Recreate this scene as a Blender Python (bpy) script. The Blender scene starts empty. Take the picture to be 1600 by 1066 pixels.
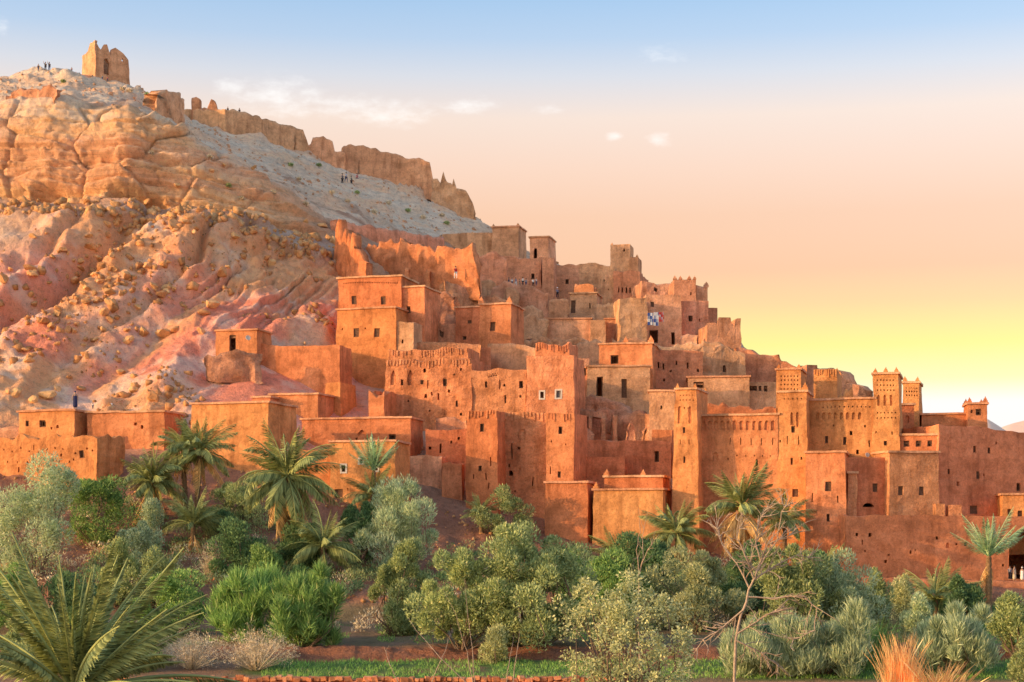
import bpy, bmesh, math, random
import numpy as np
from mathutils import Vector, Matrix

# ------------------------------------------------------------------ camera, sky, sun, exposure
SC = bpy.context.scene
COL = SC.collection
R = math.radians
F, HZ, ZC = 2537.0, 830.0, 9.0           # focal length in photo pixels, horizon row, eye height (m)
cam_d = bpy.data.cameras.new('camera')
cam = bpy.data.objects.new('camera', cam_d)
COL.objects.link(cam)
cam.location = (0, 0, ZC)
cam.rotation_euler = (R(90), 0, 0)
cam_d.sensor_width = 36.0
cam_d.lens = 36.0 * F / 1600.0
cam_d.shift_y = (HZ - 533.0) / 1600.0
cam_d.clip_start = 0.5
cam_d.clip_end = 40000
SC.camera = cam
SC.render.engine = 'CYCLES'
SC.view_settings.view_transform = 'Standard'
SC.view_settings.look = 'None'
SC.view_settings.gamma = 1.0
SC.view_settings.exposure = 0.6
SC.view_settings.use_curve_mapping = False

SUN_AZ, SUN_EL = 71.0, 11.5              # degrees left of straight behind the camera; elevation
sun_dir = Vector((-math.sin(R(SUN_AZ)) * math.cos(R(SUN_EL)), -math.cos(R(SUN_AZ)) * math.cos(R(SUN_EL)), math.sin(R(SUN_EL))))
sd = bpy.data.lights.new('sun', 'SUN')
sun = bpy.data.objects.new('sun', sd)
COL.objects.link(sun)
sun.rotation_euler = sun_dir.to_track_quat('Z', 'Y').to_euler()
sun.location = (-60, -40, 80)
sd.energy = 2.4
sd.angle = R(0.6)
sd.color = (1.0, 0.60, 0.27)

world = bpy.data.worlds.new('World')
SC.world = world
world.use_nodes = True
wn, wl = world.node_tree.nodes, world.node_tree.links
wn.clear()
w_out = wn.new('ShaderNodeOutputWorld')
w_bg = wn.new('ShaderNodeBackground')
w_bg.inputs['Strength'].default_value = 1.0
wl.new(w_bg.outputs[0], w_out.inputs[0])
w_sky = wn.new('ShaderNodeTexSky')
w_sky.sky_type = 'NISHITA'
w_sky.sun_disc = False
w_sky.sun_elevation = R(SUN_EL)
w_sky.sun_rotation = math.atan2(sun_dir.x, sun_dir.y)
w_sky.dust_density = 4.0
w_tc = wn.new('ShaderNodeTexCoord')
w_sep = wn.new('ShaderNodeSeparateXYZ')
wl.new(w_tc.outputs['Generated'], w_sep.inputs[0])
def srgb(*c):
    return tuple(((v / 255.0) / 12.92 if v / 255.0 <= 0.04045 else ((v / 255.0 + 0.055) / 1.055) ** 2.4) for v in c)
w_map = wn.new('ShaderNodeMapRange')     # sine of elevation 0 .. 0.6 -> 0 .. 1
w_map.inputs['From Min'].default_value = 0.0
w_map.inputs['From Max'].default_value = 0.6
wl.new(w_sep.outputs['Z'], w_map.inputs['Value'])
w_ramp = wn.new('ShaderNodeValToRGB')
wl.new(w_map.outputs[0], w_ramp.inputs['Fac'])
def elv(py):
    t = (HZ - py) / F
    return t / math.sqrt(1 + t * t) / 0.6
SKY_ADD = 0.115
NISH = ([0, 3, 5, 8, 12, 18, 30, 60], [(.32, .27, .17), (1.29, 1.33, .91), (1.55, 1.74, 1.38), (1.64, 2.06, 2.01), (1.46, 1.99, 2.3), (1.2, 1.72, 2.23), (.83, 1.23, 1.78), (.54, .8, 1.23)])   # what the sun-lit air adds ahead
stops = [(-1, (252, 250, 252)), (635, (253, 251, 250)), (600, (253, 249, 190)), (545, (255, 246, 146)), (480, (254, 218, 146)),
         (425, (254, 203, 153)), (340, (252, 208, 176)), (265, (253, 220, 198)), (185, (250, 230, 216)), (120, (222, 226, 234)), (60, (190, 214, 240)), (0, (172, 206, 240)), (-420, (160, 198, 238))]
el = w_ramp.color_ramp.elements
while len(el) < len(stops):
    el.new(0.5)
for e, (py, c) in zip(el, stops):
    e.position = 0.0 if py == -1 else elv(py)
    e_deg = 0 if py == -1 else math.degrees(math.atan((HZ - py) / F))
    e.color = (*[max(0.0, v / 2 ** SC.view_settings.exposure - SKY_ADD * np.interp(e_deg, NISH[0], [q[i] for q in NISH[1]])) for i, v in enumerate(srgb(*c))], 1)
# small evening clouds: soft noise, gathered round a few directions of the sky
w_noise = wn.new('ShaderNodeTexNoise')
w_noise.inputs['Scale'].default_value = 75.0
w_noise.inputs['Detail'].default_value = 7.0
w_noise.inputs['Roughness'].default_value = 0.62
w_stretch = wn.new('ShaderNodeVectorMath')
w_stretch.operation = 'MULTIPLY'
w_stretch.inputs[1].default_value = (1, 1, 2.4)
wl.new(w_tc.outputs['Generated'], w_stretch.inputs[0])
wl.new(w_stretch.outputs[0], w_noise.inputs['Vector'])
acc = None
for (px, py, sx, sy, k) in [(1032, 88, 60, 22, .5), (440, 150, 120, 52, .62), (525, 166, 110, 34, .52), (605, 178, 110, 36, .6), (735, 166, 70, 22, .6), (362, 138, 42, 22, .66), (1030, 219, 34, 20, .52), (960, 214, 24, 12, .65), (4, 40, 20, 18, .5), (860, 172, 45, 14, .45), (-260, 120, 90, 40, .6), (1900, 150, 90, 40, .6), (1250, -160, 120, 50, .6), (300, -200, 140, 50, .6)]:
    v = Vector(((px - 800) / F, 1, (HZ - py) / F)).normalized()
    s = wn.new('ShaderNodeVectorMath'); s.operation = 'SUBTRACT'
    wl.new(w_tc.outputs['Generated'], s.inputs[0]); s.inputs[1].default_value = v
    m = wn.new('ShaderNodeVectorMath'); m.operation = 'MULTIPLY'
    wl.new(s.outputs[0], m.inputs[0]); m.inputs[1].default_value = (F / sx, F / sx, F / sy)
    ln = wn.new('ShaderNodeVectorMath'); ln.operation = 'LENGTH'
    wl.new(m.outputs[0], ln.inputs[0])
    mr = wn.new('ShaderNodeMapRange'); mr.interpolation_type = 'SMOOTHSTEP'
    mr.inputs['From Min'].default_value = 0.0; mr.inputs['From Max'].default_value = 1.25
    mr.inputs['To Min'].default_value = k; mr.inputs['To Max'].default_value = 0.0
    wl.new(ln.outputs['Value'], mr.inputs['Value'])
    if acc is None:
        acc = mr.outputs[0]
    else:
        a = wn.new('ShaderNodeMath'); a.operation = 'MAXIMUM'
        wl.new(acc, a.inputs[0]); wl.new(mr.outputs[0], a.inputs[1]); acc = a.outputs[0]
w_cl = wn.new('ShaderNodeMath'); w_cl.operation = 'ADD'
wl.new(acc, w_cl.inputs[0]); wl.new(w_noise.outputs['Fac'], w_cl.inputs[1])
w_cr = wn.new('ShaderNodeMapRange'); w_cr.interpolation_type = 'SMOOTHSTEP'
w_cr.inputs['From Min'].default_value = 0.72; w_cr.inputs['From Max'].default_value = 1.55
w_cr.inputs['To Min'].default_value = 0.0; w_cr.inputs['To Max'].default_value = 0.75
wl.new(w_cl.outputs[0], w_cr.inputs['Value'])
w_mix = wn.new('ShaderNodeMix'); w_mix.data_type = 'RGBA'
wl.new(w_cr.outputs[0], w_mix.inputs['Factor'])
wl.new(w_ramp.outputs['Color'], w_mix.inputs[6])
w_mix.inputs[7].default_value = (0.62, 0.56, 0.50, 1)
w_sc = wn.new('ShaderNodeMix'); w_sc.data_type = 'RGBA'; w_sc.blend_type = 'ADD'
w_sc.inputs['Factor'].default_value = 1.0
w_ns = wn.new('ShaderNodeMix'); w_ns.data_type = 'RGBA'; w_ns.blend_type = 'MULTIPLY'
w_ns.inputs['Factor'].default_value = 1.0
w_ns.inputs[7].default_value = (SKY_ADD, SKY_ADD, SKY_ADD, 1)
wl.new(w_sky.outputs[0], w_ns.inputs[6])
w_dim = wn.new('ShaderNodeMix'); w_dim.data_type = 'RGBA'; w_dim.blend_type = 'MULTIPLY'
w_dim.inputs['Factor'].default_value = 1.0
w_dim.inputs[7].default_value = (1.0, 1.0, 1.0, 1)
wl.new(w_mix.outputs[2], w_dim.inputs[6])
wl.new(w_dim.outputs[2], w_sc.inputs[6]); wl.new(w_ns.outputs[2], w_sc.inputs[7])
wl.new(w_sc.outputs[2], w_bg.inputs['Color'])

# ------------------------------------------------------------------ helpers
random.seed(4); rng = np.random.default_rng(7)
def _h(ix, iy, iz):
    n = (ix.astype(np.int64) * 374761393 + iy.astype(np.int64) * 668265263 + iz.astype(np.int64) * 2147483647) & 0xffffffff
    n = ((n ^ (n >> 13)) * 1274126177) & 0xffffffff
    n = ((n ^ (n >> 15)) * 2246822519) & 0xffffffff
    n = n ^ (n >> 16)
    return (n & 0xffffff) / float(0x7fffff) - 1.0
def vn(x, y, z):
    """value noise in -1..1 on arrays"""
    x, y, z = np.broadcast_arrays(np.asarray(x, float), np.asarray(y, float), np.asarray(z, float))
    ix, iy, iz = np.floor(x), np.floor(y), np.floor(z)
    fx, fy, fz = x - ix, y - iy, z - iz
    fx, fy, fz = [f * f * (3 - 2 * f) for f in (fx, fy, fz)]
    ix, iy, iz = ix.astype(np.int64), iy.astype(np.int64), iz.astype(np.int64)
    r = 0
    for dx in (0, 1):
        for dy in (0, 1):
            for dz in (0, 1):
                wgt = (fx if dx else 1 - fx) * (fy if dy else 1 - fy) * (fz if dz else 1 - fz)
                r = r + wgt * _h(ix + dx, iy + dy, iz + dz)
    return r
def fbm(x, y, z, o=4, g=0.5):
    r, a, s = 0, 1.0, 1.0
    for i in range(o):
        r = r + a * vn(x * s + 17.3 * i, y * s - 9.1 * i, z * s + 5.7 * i); a *= g; s *= 2.03
    return r
def worley(x, y, z):
    """distance to nearest and second nearest cell point, and the nearest cell's random number"""
    x, y, z = np.broadcast_arrays(np.asarray(x, float), np.asarray(y, float), np.asarray(z, float))
    ix, iy, iz = [np.floor(q).astype(np.int64) for q in (x, y, z)]
    f1 = np.full(x.shape, 9.0); f2 = np.full(x.shape, 9.0); rid = np.zeros(x.shape)
    for dx in (-1, 0, 1):
        for dy in (-1, 0, 1):
            for dz in (-1, 0, 1):
                a, b, c = ix + dx, iy + dy, iz + dz
                h1, h2, h3 = _h(a, b, c), _h(a + 911, b, c), _h(a, b + 577, c)
                d = np.sqrt((a + .5 + .42 * h1 - x) ** 2 + (b + .5 + .42 * h2 - y) ** 2 + (c + .5 + .42 * h3 - z) ** 2)
                nearer = d < f1
                f2 = np.where(nearer, f1, np.minimum(f2, d)); rid = np.where(nearer, _h(a, b, c + 313), rid); f1 = np.where(nearer, d, f1)
    return f1, f2, rid
def sm(x, a, b):
    t = np.clip((x - a) / (b - a), 0, 1)
    return t * t * (3 - 2 * t)
def P(px, py, D):
    return Vector(((px - 800) / F * D, D, ZC + (HZ - py) / F * D))
def ZP(py, D):
    return ZC + (HZ - py) / F * D
def mesh_np(name, V, Fc, mat=None, smooth=False):
    """mesh from numpy arrays: V (n,3), Fc (m,3) or (m,4)"""
    me = bpy.data.meshes.new(name)
    V = np.asarray(V, np.float32); Fc = np.asarray(Fc, np.int32)
    k = Fc.shape[1]
    me.vertices.add(len(V)); me.vertices.foreach_set('co', V.ravel())
    me.loops.add(Fc.size); me.loops.foreach_set('vertex_index', Fc.ravel())
    me.polygons.add(len(Fc))
    me.polygons.foreach_set('loop_start', np.arange(0, Fc.size, k, dtype=np.int32))
    me.polygons.foreach_set('loop_total', np.full(len(Fc), k, np.int32))
    if smooth:
        me.polygons.foreach_set('use_smooth', np.ones(len(Fc), bool))
    me.update(calc_edges=True); me.validate()
    if mat: me.materials.append(mat)
    return me
def ob(name, me, parent=None, loc=None, rot=None):
    o = bpy.data.objects.new(name, me); COL.objects.link(o)
    if parent: o.parent = parent
    if loc is not None: o.location = loc
    if rot is not None: o.rotation_euler = rot
    return o
def tag(o, label=None, cat=None, group=None, kind=None):
    if label: o['label'] = label
    if cat: o['category'] = cat
    if group: o['group'] = group
    if kind or cat: o['kind'] = kind or 'thing'
    return o

# ------------------------------------------------------------------ materials
def nodes_of(name):
    m = bpy.data.materials.new(name); m.use_nodes = True
    nt = m.node_tree; nt.nodes.clear()
    out = nt.nodes.new('ShaderNodeOutputMaterial'); b = nt.nodes.new('ShaderNodeBsdfPrincipled')
    nt.links.new(b.outputs[0], out.inputs[0])
    b.inputs['Roughness'].default_value = 0.92
    b.inputs['Specular IOR Level'].default_value = 0.15
    return m, nt, b, out
def NX(nt, t, **kw):
    n = nt.nodes.new(t)
    for k, v in kw.items(): setattr(n, k, v)
    return n
def noise(nt, vec, scale, detail=5, rough=0.6, mul=None):
    if mul:
        mm = NX(nt, 'ShaderNodeVectorMath', operation='MULTIPLY'); mm.inputs[1].default_value = mul
        nt.links.new(vec, mm.inputs[0]); vec = mm.outputs[0]
    n = NX(nt, 'ShaderNodeTexNoise'); n.inputs['Scale'].default_value = scale; n.inputs['Detail'].default_value = detail; n.inputs['Roughness'].default_value = rough
    nt.links.new(vec, n.inputs['Vector'])
    return n.outputs['Fac']
def ramp(nt, fac, st):
    r = NX(nt, 'ShaderNodeValToRGB'); nt.links.new(fac, r.inputs['Fac'])
    e = r.color_ramp.elements
    while len(e) < len(st): e.new(0.5)
    for q, (p, c) in zip(e, st): q.position = p; q.color = (*c, 1) if len(c) == 3 else c
    return r.outputs['Color']
def mixc(nt, a, b, f, mode='MIX'):
    m = NX(nt, 'ShaderNodeMix', data_type='RGBA', blend_type=mode)
    for s, v in ((m.inputs['Factor'], f), (m.inputs[6], a), (m.inputs[7], b)):
        if isinstance(v, (int, float)): s.default_value = v
        elif isinstance(v, tuple): s.default_value = (*v, 1) if len(v) == 3 else v
        else: nt.links.new(v, s)
    return m.outputs[2]
def bump(nt, b, h, strength, dist):
    n = NX(nt, 'ShaderNodeBump'); n.inputs['Strength'].default_value = strength; n.inputs['Distance'].default_value = dist
    nt.links.new(h, n.inputs['Height'])
    nt.links.new(n.outputs[0], b.inputs['Normal'])
    return n
def sc3(c, k): return tuple(v * k for v in c)
def mat_mud(name, c, var=0.22, bump_d=0.08, tint=(0.9, 1.1)):
    """plastered mud wall: mottled, streaked, rammed in courses"""
    c = (c[0] * ALB * 1.02, c[1] * ALB * 0.97, c[2] * ALB * 0.88)
    m, nt, b, out = nodes_of(name)
    g = NX(nt, 'ShaderNodeNewGeometry'); oi = NX(nt, 'ShaderNodeObjectInfo')
    v = g.outputs['Position']
    n1 = noise(nt, v, 0.35, 6, 0.62)
    n2 = noise(nt, v, 2.2, 5, 0.65)
    n3 = noise(nt, v, 1.1, 4, 0.6, (1.0, 1.0, 0.16))      # rain streaks
    n4 = noise(nt, v, 0.9, 3, 0.5, (0.12, 0.12, 1.3))      # courses
    col = ramp(nt, n1, [(0.3, sc3(c, 1 - var)), (0.5, c), (0.72, tuple(min(1, x * k) for x, k in zip(c, (1 + var * .8, 1 + var * 1.1, 1 + var * 1.3))))])
    col = mixc(nt, col, ramp(nt, n2, [(0.25, (0.72, 0.70, 0.68)), (0.5, (1, 1, 1)), (0.75, (1.12, 1.14, 1.16))]), 0.8, 'MULTIPLY')
    col = mixc(nt, col, ramp(nt, n3, [(0.34, (0.66, 0.62, 0.60)), (0.5, (1, 1, 1))]), 0.8, 'MULTIPLY')
    col = mixc(nt, col, ramp(nt, n4, [(0.35, (0.84, 0.83, 0.82)), (0.5, (1, 1, 1))]), 0.6, 'MULTIPLY')
    n8 = noise(nt, v, 0.7, 4, 0.55)                        # patched and re-plastered areas
    col = mixc(nt, col, ramp(nt, n8, [(0.42, (0.80, 0.76, 0.72)), (0.46, (1, 1, 1)), (0.56, (1, 1, 1)), (0.60, (1.1, 1.1, 1.1))]), 0.4, 'MULTIPLY')
    col = mixc(nt, col, ramp(nt, oi.outputs['Random'], [(0.0, (1.04, 0.92, 0.86)), (0.35, (1.0, 1.0, 1.0)), (0.7, (0.97, 1.03, 1.0)), (1.0, (1.03, 0.96, 1.0))]), 1.0, 'MULTIPLY')
    n6 = noise(nt, v, 4.5, 7, 0.75); n7 = noise(nt, v, 11.0, 3, 0.6)
    col = mixc(nt, col, ramp(nt, n6, [(0.3, (0.70, 0.66, 0.64)), (0.46, (0.97, 0.97, 0.97)), (0.7, (1.16, 1.18, 1.2))]), 0.85, 'MULTIPLY')
    col = mixc(nt, col, ramp(nt, n7, [(0.3, (0.76, 0.74, 0.73)), (0.5, (1.02, 1.02, 1.02)), (0.75, (1.12, 1.12, 1.12))]), 0.7, 'MULTIPLY')
    rr = NX(nt, 'ShaderNodeMapRange'); nt.links.new(oi.outputs['Random'], rr.inputs['Value'])
    rr.inputs['To Min'].default_value, rr.inputs['To Max'].default_value = tint
    cc = NX(nt, 'ShaderNodeCombineColor')
    for i in range(3): nt.links.new(rr.outputs[0], cc.inputs[i])
    col = mixc(nt, col, cc.outputs[0], 1.0, 'MULTIPLY')
    nt.links.new(col, b.inputs['Base Color'])
    n5 = noise(nt, v, 5.0, 8, 0.7)
    hs = NX(nt, 'ShaderNodeMath', operation='ADD'); nt.links.new(n5, hs.inputs[0]); nt.links.new(n2, hs.inputs[1])
    bump(nt, b, hs.outputs[0], 0.9, bump_d)
    return m
def mat_plain(name, c, var=0.2, scale=3.0, rough=0.85, bd=0.02):
    m, nt, b, out = nodes_of(name)
    g = NX(nt, 'ShaderNodeNewGeometry')
    n1 = noise(nt, g.outputs['Position'], scale, 5, 0.6)
    nt.links.new(ramp(nt, n1, [(0.3, sc3(c, 1 - var)), (0.7, tuple(min(1, x * (1 + var)) for x in c))]), b.inputs['Base Color'])
    b.inputs['Roughness'].default_value = rough
    if bd: bump(nt, b, n1, 0.6, bd)
    return m
def mat_leaf(name, dark, light, dry=None, trans=0.3):
    """leaf colours vary leaf by leaf"""
    m, nt, b, out = nodes_of(name)
    g = NX(nt, 'ShaderNodeNewGeometry'); oi = NX(nt, 'ShaderNodeObjectInfo')
    ri = g.outputs['Random Per Island']
    st = [(0.0, dark), (0.75, light)] + ([(0.93, light), (1.0, dry)] if dry else [(1.0, light)])
    col = ramp(nt, ri, st)
    n1 = noise(nt, g.outputs['Position'], 1.1, 3, 0.6)
    col = mixc(nt, col, ramp(nt, n1, [(0.3, (0.68, 0.74, 0.7)), (0.7, (1.25, 1.2, 1.05))]), 0.9, 'MULTIPLY')
    rr = NX(nt, 'ShaderNodeMapRange'); nt.links.new(oi.outputs['Random'], rr.inputs['Value'])
    rr.inputs['To Min'].default_value, rr.inputs['To Max'].default_value = 0.88, 1.12
    cc = NX(nt, 'ShaderNodeCombineColor')
    for i in range(3): nt.links.new(rr.outputs[0], cc.inputs[i])
    col = mixc(nt, col, cc.outputs[0], 1.0, 'MULTIPLY')
    nt.links.new(col, b.inputs['Base Color'])
    b.inputs['Roughness'].default_value = 0.7
    t = NX(nt, 'ShaderNodeBsdfTranslucent'); nt.links.new(col, t.inputs['Color'])
    ms = NX(nt, 'ShaderNodeMixShader'); ms.inputs[0].default_value = trans
    nt.links.new(b.outputs[0], ms.inputs[1]); nt.links.new(t.outputs[0], ms.inputs[2]); nt.links.new(ms.outputs[0], out.inputs[0])
    return m
ALB = 1.3
M = {}
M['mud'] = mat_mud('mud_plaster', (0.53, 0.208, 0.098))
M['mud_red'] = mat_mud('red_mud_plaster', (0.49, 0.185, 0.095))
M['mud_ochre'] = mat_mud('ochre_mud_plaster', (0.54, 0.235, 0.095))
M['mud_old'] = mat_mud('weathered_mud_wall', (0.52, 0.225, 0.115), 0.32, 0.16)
M['mud_pale'] = mat_mud('pale_mud_wall', (0.55, 0.30, 0.175), 0.25, 0.12)
M['mud_pink'] = mat_mud('pinkish_mud_wall', (0.54, 0.255, 0.155), 0.25, 0.12)
M['ruin'] = mat_mud('crumbling_pise', (0.52, 0.25, 0.15), 0.3, 0.25)
M['cap'] = mat_mud('roof_edge_mud', (0.56, 0.30, 0.18), 0.25, 0.06)
M['roof'] = mat_mud('mud_roof', (0.46, 0.27, 0.17), 0.25, 0.08)
M['wood'] = mat_plain('old_wood', (0.16, 0.085, 0.05), 0.35, 6)
M['dark_wood'] = mat_plain('dark_wood', (0.07, 0.045, 0.035), 0.35, 6)
M['grey_wood'] = mat_plain('grey_shutter', (0.20, 0.19, 0.18), 0.25, 6)
M['white'] = mat_plain('whitewash', (0.62, 0.54, 0.46), 0.1, 3)

# ------------------------------------------------------------------ terrain: river field, terraces and the hill, as one polar height sheet
PXA = np.array([-900, -300, 0, 100, 200, 300, 400, 480, 560, 650, 765, 900, 1050, 1200, 1350, 1500, 1700, 2600], float)
foot = [735, 740, 750, 755, 762, 770, 782, 795, 808, 822, 840, 853, 868, 884, 895, 900, 905, 905]
cr_py = [420, 190, 122, 111, 130, 190, 215, 236, 262, 294, 358, 432, 478, 566, 640, 700, 735, 760]
cr_D = [300, 275, 262, 262, 262, 268, 272, 276, 282, 282, 280, 268, 258, 245, 225, 210, 205, 205]
mid = {  # px: rows 1..7 as (py, D)
    0: [(655, 165), (560, 178), (440, 192), (337, 203), (312, 208), (168, 213), (142, 236)],
    100: [(655, 165), (560, 178), (440, 192), (345, 202), (314, 207), (165, 213), (138, 238)],
    200: [(655, 165), (560, 178), (440, 192), (345, 202), (320, 207), (178, 213), (155, 238)],
    300: [(655, 165), (560, 178), (445, 192), (350, 202), (328, 208), (228, 214), (206, 240)],
    400: [(665, 165), (565, 179), (455, 193), (370, 204), (345, 209), (275, 217), (245, 244)],
    480: [(680, 166), (575, 182), (470, 196), (385, 207), (362, 213), (325, 221), (285, 248)],
    560: [(700, 168), (580, 186), (480, 200), (400, 212), (378, 218), (350, 226), (310, 256)],
    650: [(715, 167), (605, 186), (515, 202), (440, 218), (415, 228), (388, 240), (345, 262)],
    765: [(740, 167), (640, 185), (560, 202), (490, 219), (450, 232), (420, 245), (390, 262)]}
ROWS = []
for i, px in enumerate(PXA):
    rows = [(foot[i], 150.0)]
    if px in mid: rows += mid[px]
    elif px < 0:
        for (py, D) in mid[0]:
            t = (750 - py) / (750 - 122)
            rows.append((foot[i] + (cr_py[i] - foot[i]) * t, D + (cr_D[i] - 262) * t))
    else:
        for k in range(1, 8):
            t = k / 8.0
            rows.append((foot[i] + (cr_py[i] - foot[i]) * t, 150 + (cr_D[i] - 150) * t))
    rows.append((cr_py[i], cr_D[i]))
    zD = [(ZC + (HZ - py) / F * D, D) for py, D in rows]
    zr0 = zD[0][0]
    near = [(7.2, 4.0), (6.6, 18.0), (1.0, 34.0), (-1.0, 60), (-1.0, 96.6), (-0.05, 97.4), (0.62, 105.5), (1.25, 107.0), (1.6, 118.0), (2.0, 124.0),
            (min(4.0, zr0 - 1.0), 126.5), (4.2 + (zr0 - 4.9) * 0.45, 140.0)]
    zc, Dc = zD[-1]
    far = [(zc - 14, Dc + 35), (max(zc * 0.35, 2), Dc + 120), (1.0, Dc + 420)]
    ROWS.append(near + zD + far)
ROWS = np.array(ROWS)                      # (columns, rows, [z, D])
NROW = ROWS.shape[1]; NEAR = 12
PROF = {}
def profile(px):
    """z and D of every control row at a column"""
    return np.array([[np.interp(px, PXA, ROWS[:, r, k]) for k in (0, 1)] for r in range(NROW)])
def Dat(px, py, lo=4):
    """distance at which the ground of column px shows at photo row py"""
    p = profile(px)[lo:NEAR + 9]
    pys = HZ - (p[:, 0] - ZC) * F / p[:, 1]
    return float(np.interp(-py, -np.minimum.accumulate(pys), p[:, 1]))
def gz(x, y):
    """ground height (undisplaced) under a world point"""
    p = profile(800 + x / y * F)
    return float(np.interp(y, p[:, 1], p[:, 0]))

cols = np.concatenate([np.linspace(-900, -60, 28), np.arange(-40, 790, 2.4), np.arange(790, 1640, 6.0), np.linspace(1660, 2600, 24)])
seg = [3, 4, 5, 6, 3, 14, 16, 14, 10, 12, 18, 20] + [44, 56, 66, 60, 14, 92, 34, 34] + [8, 6, 5]
vv = []
for r, n in enumerate(seg):
    vv += [(r, k / n) for k in range(n)]
vv.append((NROW - 2, 1.0))
NC, NR = len(cols), len(vv)
Zg = np.empty((NR, NC)); Dg = np.empty((NR, NC)); Tg = np.empty((NR, NC))
Rz = np.array([np.interp(cols, PXA, ROWS[:, r, 0]) for r in range(NROW)])
Rd = np.array([np.interp(cols, PXA, ROWS[:, r, 1]) for r in range(NROW)])
for i, (r, t) in enumerate(vv):
    Zg[i] = Rz[r] * (1 - t) + Rz[r + 1] * t; Dg[i] = Rd[r] * (1 - t) + Rd[r + 1] * t; Tg[i] = r - NEAR + t
Xg = (cols[None, :] - 800) / F * Dg
PXg = np.broadcast_to(cols[None, :], Xg.shape)
left = 1 - sm(PXg, 540, 640)               # the bare hillside; right of it the village stands
tal = sm(Tg, 0.3, 1.2) * (1 - sm(Tg, 3.7, 4.2)) * left
cliff = sm(Tg, 4.6, 5.05) * (1 - sm(Tg, 5.95, 6.3)) * (1 - sm(PXg, 380, 560))
top = sm(Tg, 5.9, 6.4) * (1 - sm(Tg, 8.0, 8.6)) * (1 - sm(PXg, 740, 800))
# gullies fan down to the lower left
wx = fbm(Xg / 14, Dg / 14, Zg / 14, 3) * 4.0
s = (Xg - 0.75 * (Zg - 20) + wx)
g1 = np.abs(vn(s / 9.0, Zg / 60.0, 3.3)); g2 = np.abs(vn(s / 4.1, Zg / 26.0, 9.1))
gul = (g1 * 2 - 0.5) * 3.2 + (g2 * 2 - 0.6) * 1.5
rough = fbm(Xg / 5.5, Dg / 5.5, Zg / 5.5, 5, 0.55)
w1, w2, wr = worley(Xg / 3.4, Dg / 3.4, Zg / 3.0)
u1, u2, ur = worley(Xg / 1.5 + 7, Dg / 1.5, Zg / 1.3)
patch = sm(fbm(Xg / 13 + 3, Dg / 13, Zg / 13, 3), -0.05, 0.45)     # boulders lie in trains and heaps
rock = np.maximum(0, 0.62 - w1) * np.where(wr > -0.2, 1.0, 0.0) * 2.4 * (0.7 + 0.4 * wr) * patch + np.maximum(0, 0.6 - u1) * np.where(ur > -0.1, 1.0, 0.0) * 0.5 * patch
k1, k2, kr = worley(Xg / 6.2 + 2, Dg / 6.2, Zg / 5.0)
rock = rock + np.maximum(0, 0.5 - k1) * np.where(kr > 0.15, 1.0, 0.0) * 3.0 * (0.4 + 0.6 * patch)
rock = rock + 0.3 * np.maximum(0, fbm(Xg / 1.3, Dg / 1.3, Zg / 1.3, 3, 0.55))
flute = (np.abs(vn(s / 1.5, Zg / 14.0, 4.2)) - 0.35) * sm(PXg, 250, 340) * (1 - sm(Tg, 3.2, 3.8))
out = tal * (gul * (0.55 + 0.35 * sm(Tg, 1, 2)) + rough * 0.75 + rock * 0.9 + flute * 1.5)
# cliff: beds of uneven depth cut by vertical joints
zz = Zg + 0.05 * Xg + 0.35 * fbm(Xg / 12, Dg / 12, 0.5, 2)
hard = sm(Tg + 0.06 * vn(Xg / 6, 0, 0), 5.52, 5.6)                    # thick upper bed over thin soft beds
c1, c2, crn = worley(Xg / 5.0 + 5, 0.5, zz / 1.6)
crack = np.exp(-(vn(Xg / 9.0 + 0.4 * vn(Xg / 6, zz / 4, 1.0), 4.4, zz / 60) / 0.022) ** 2)
crk2 = np.exp(-((c2 - c1) / 0.08) ** 2)
q1 = zz / 1.25 + 0.5 * vn(Xg / 16, 0, zz / 6); saw1 = (q1 - np.floor(q1)) ** 2.2; bd1 = _h(np.floor(q1).astype(np.int64), np.zeros(q1.shape, np.int64), np.zeros(q1.shape, np.int64))
q2 = zz / 4.2 + 0.3 * vn(Xg / 22, 3, zz / 9); saw2 = (q2 - np.floor(q2)) ** 3.0
bays = vn(Xg / 12.0, 2.0, zz / 40) * 1.2 + vn(Xg / 4.6, 5.0, zz / 22) * 0.55
und = sm(Tg, 4.85, 5.03) * (1 - sm(Tg, 5.1, 5.2)) * (0.25 + 0.75 * sm(vn(Xg / 6, 1.0, 2.0), -0.35, 0.15))
k4, k5, k6 = worley(Xg / 8.0 + 1, 0.5, zz / 4.4 + 3)
block = k6 * 0.75 - 0.6 * np.exp(-((k5 - k4) / 0.05) ** 2)
out = out + cliff * (bays + hard * (1.3 - crack * 1.0 * (1 - sm(PXg, 180, 260)) + 0.55 * saw2 + 0.16 * saw1 + 0.14 * crn - crk2 * 0.08) + (1 - hard) * (saw1 * (0.75 + 0.4 * bd1) + bd1 * 0.35 + crn * 0.3 - crk2 * 0.2) + rough * 0.28 + 0.16 * fbm(Xg / .9, Dg / .9, Zg / .9, 3) - und * 4.6 + block * 0.9 - (1 - hard * .75) * 0.75 * np.exp(-((q1 - np.round(q1)) / 0.13) ** 2) * sm(vn(Xg / 8, zz / 1.2, 6.0), -.3, .2) - hard * .8 * np.exp(-((q2 - np.round(q2)) / 0.045) ** 2))
bench = sm(Tg, 3.6, 4.0) * (1 - sm(Tg, 4.6, 5.0)) * left
out = out + bench * (rough * 0.5 + rock * 0.9 + np.abs(vn(Xg / 3.2, Zg / 30, 1.0)) * 1.4)
ledge = vn(0.0, 3.0, (Zg + 0.16 * Xg + 1.2 * fbm(Xg / 18, Dg / 18, 1.0, 3)) / 1.5)
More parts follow.
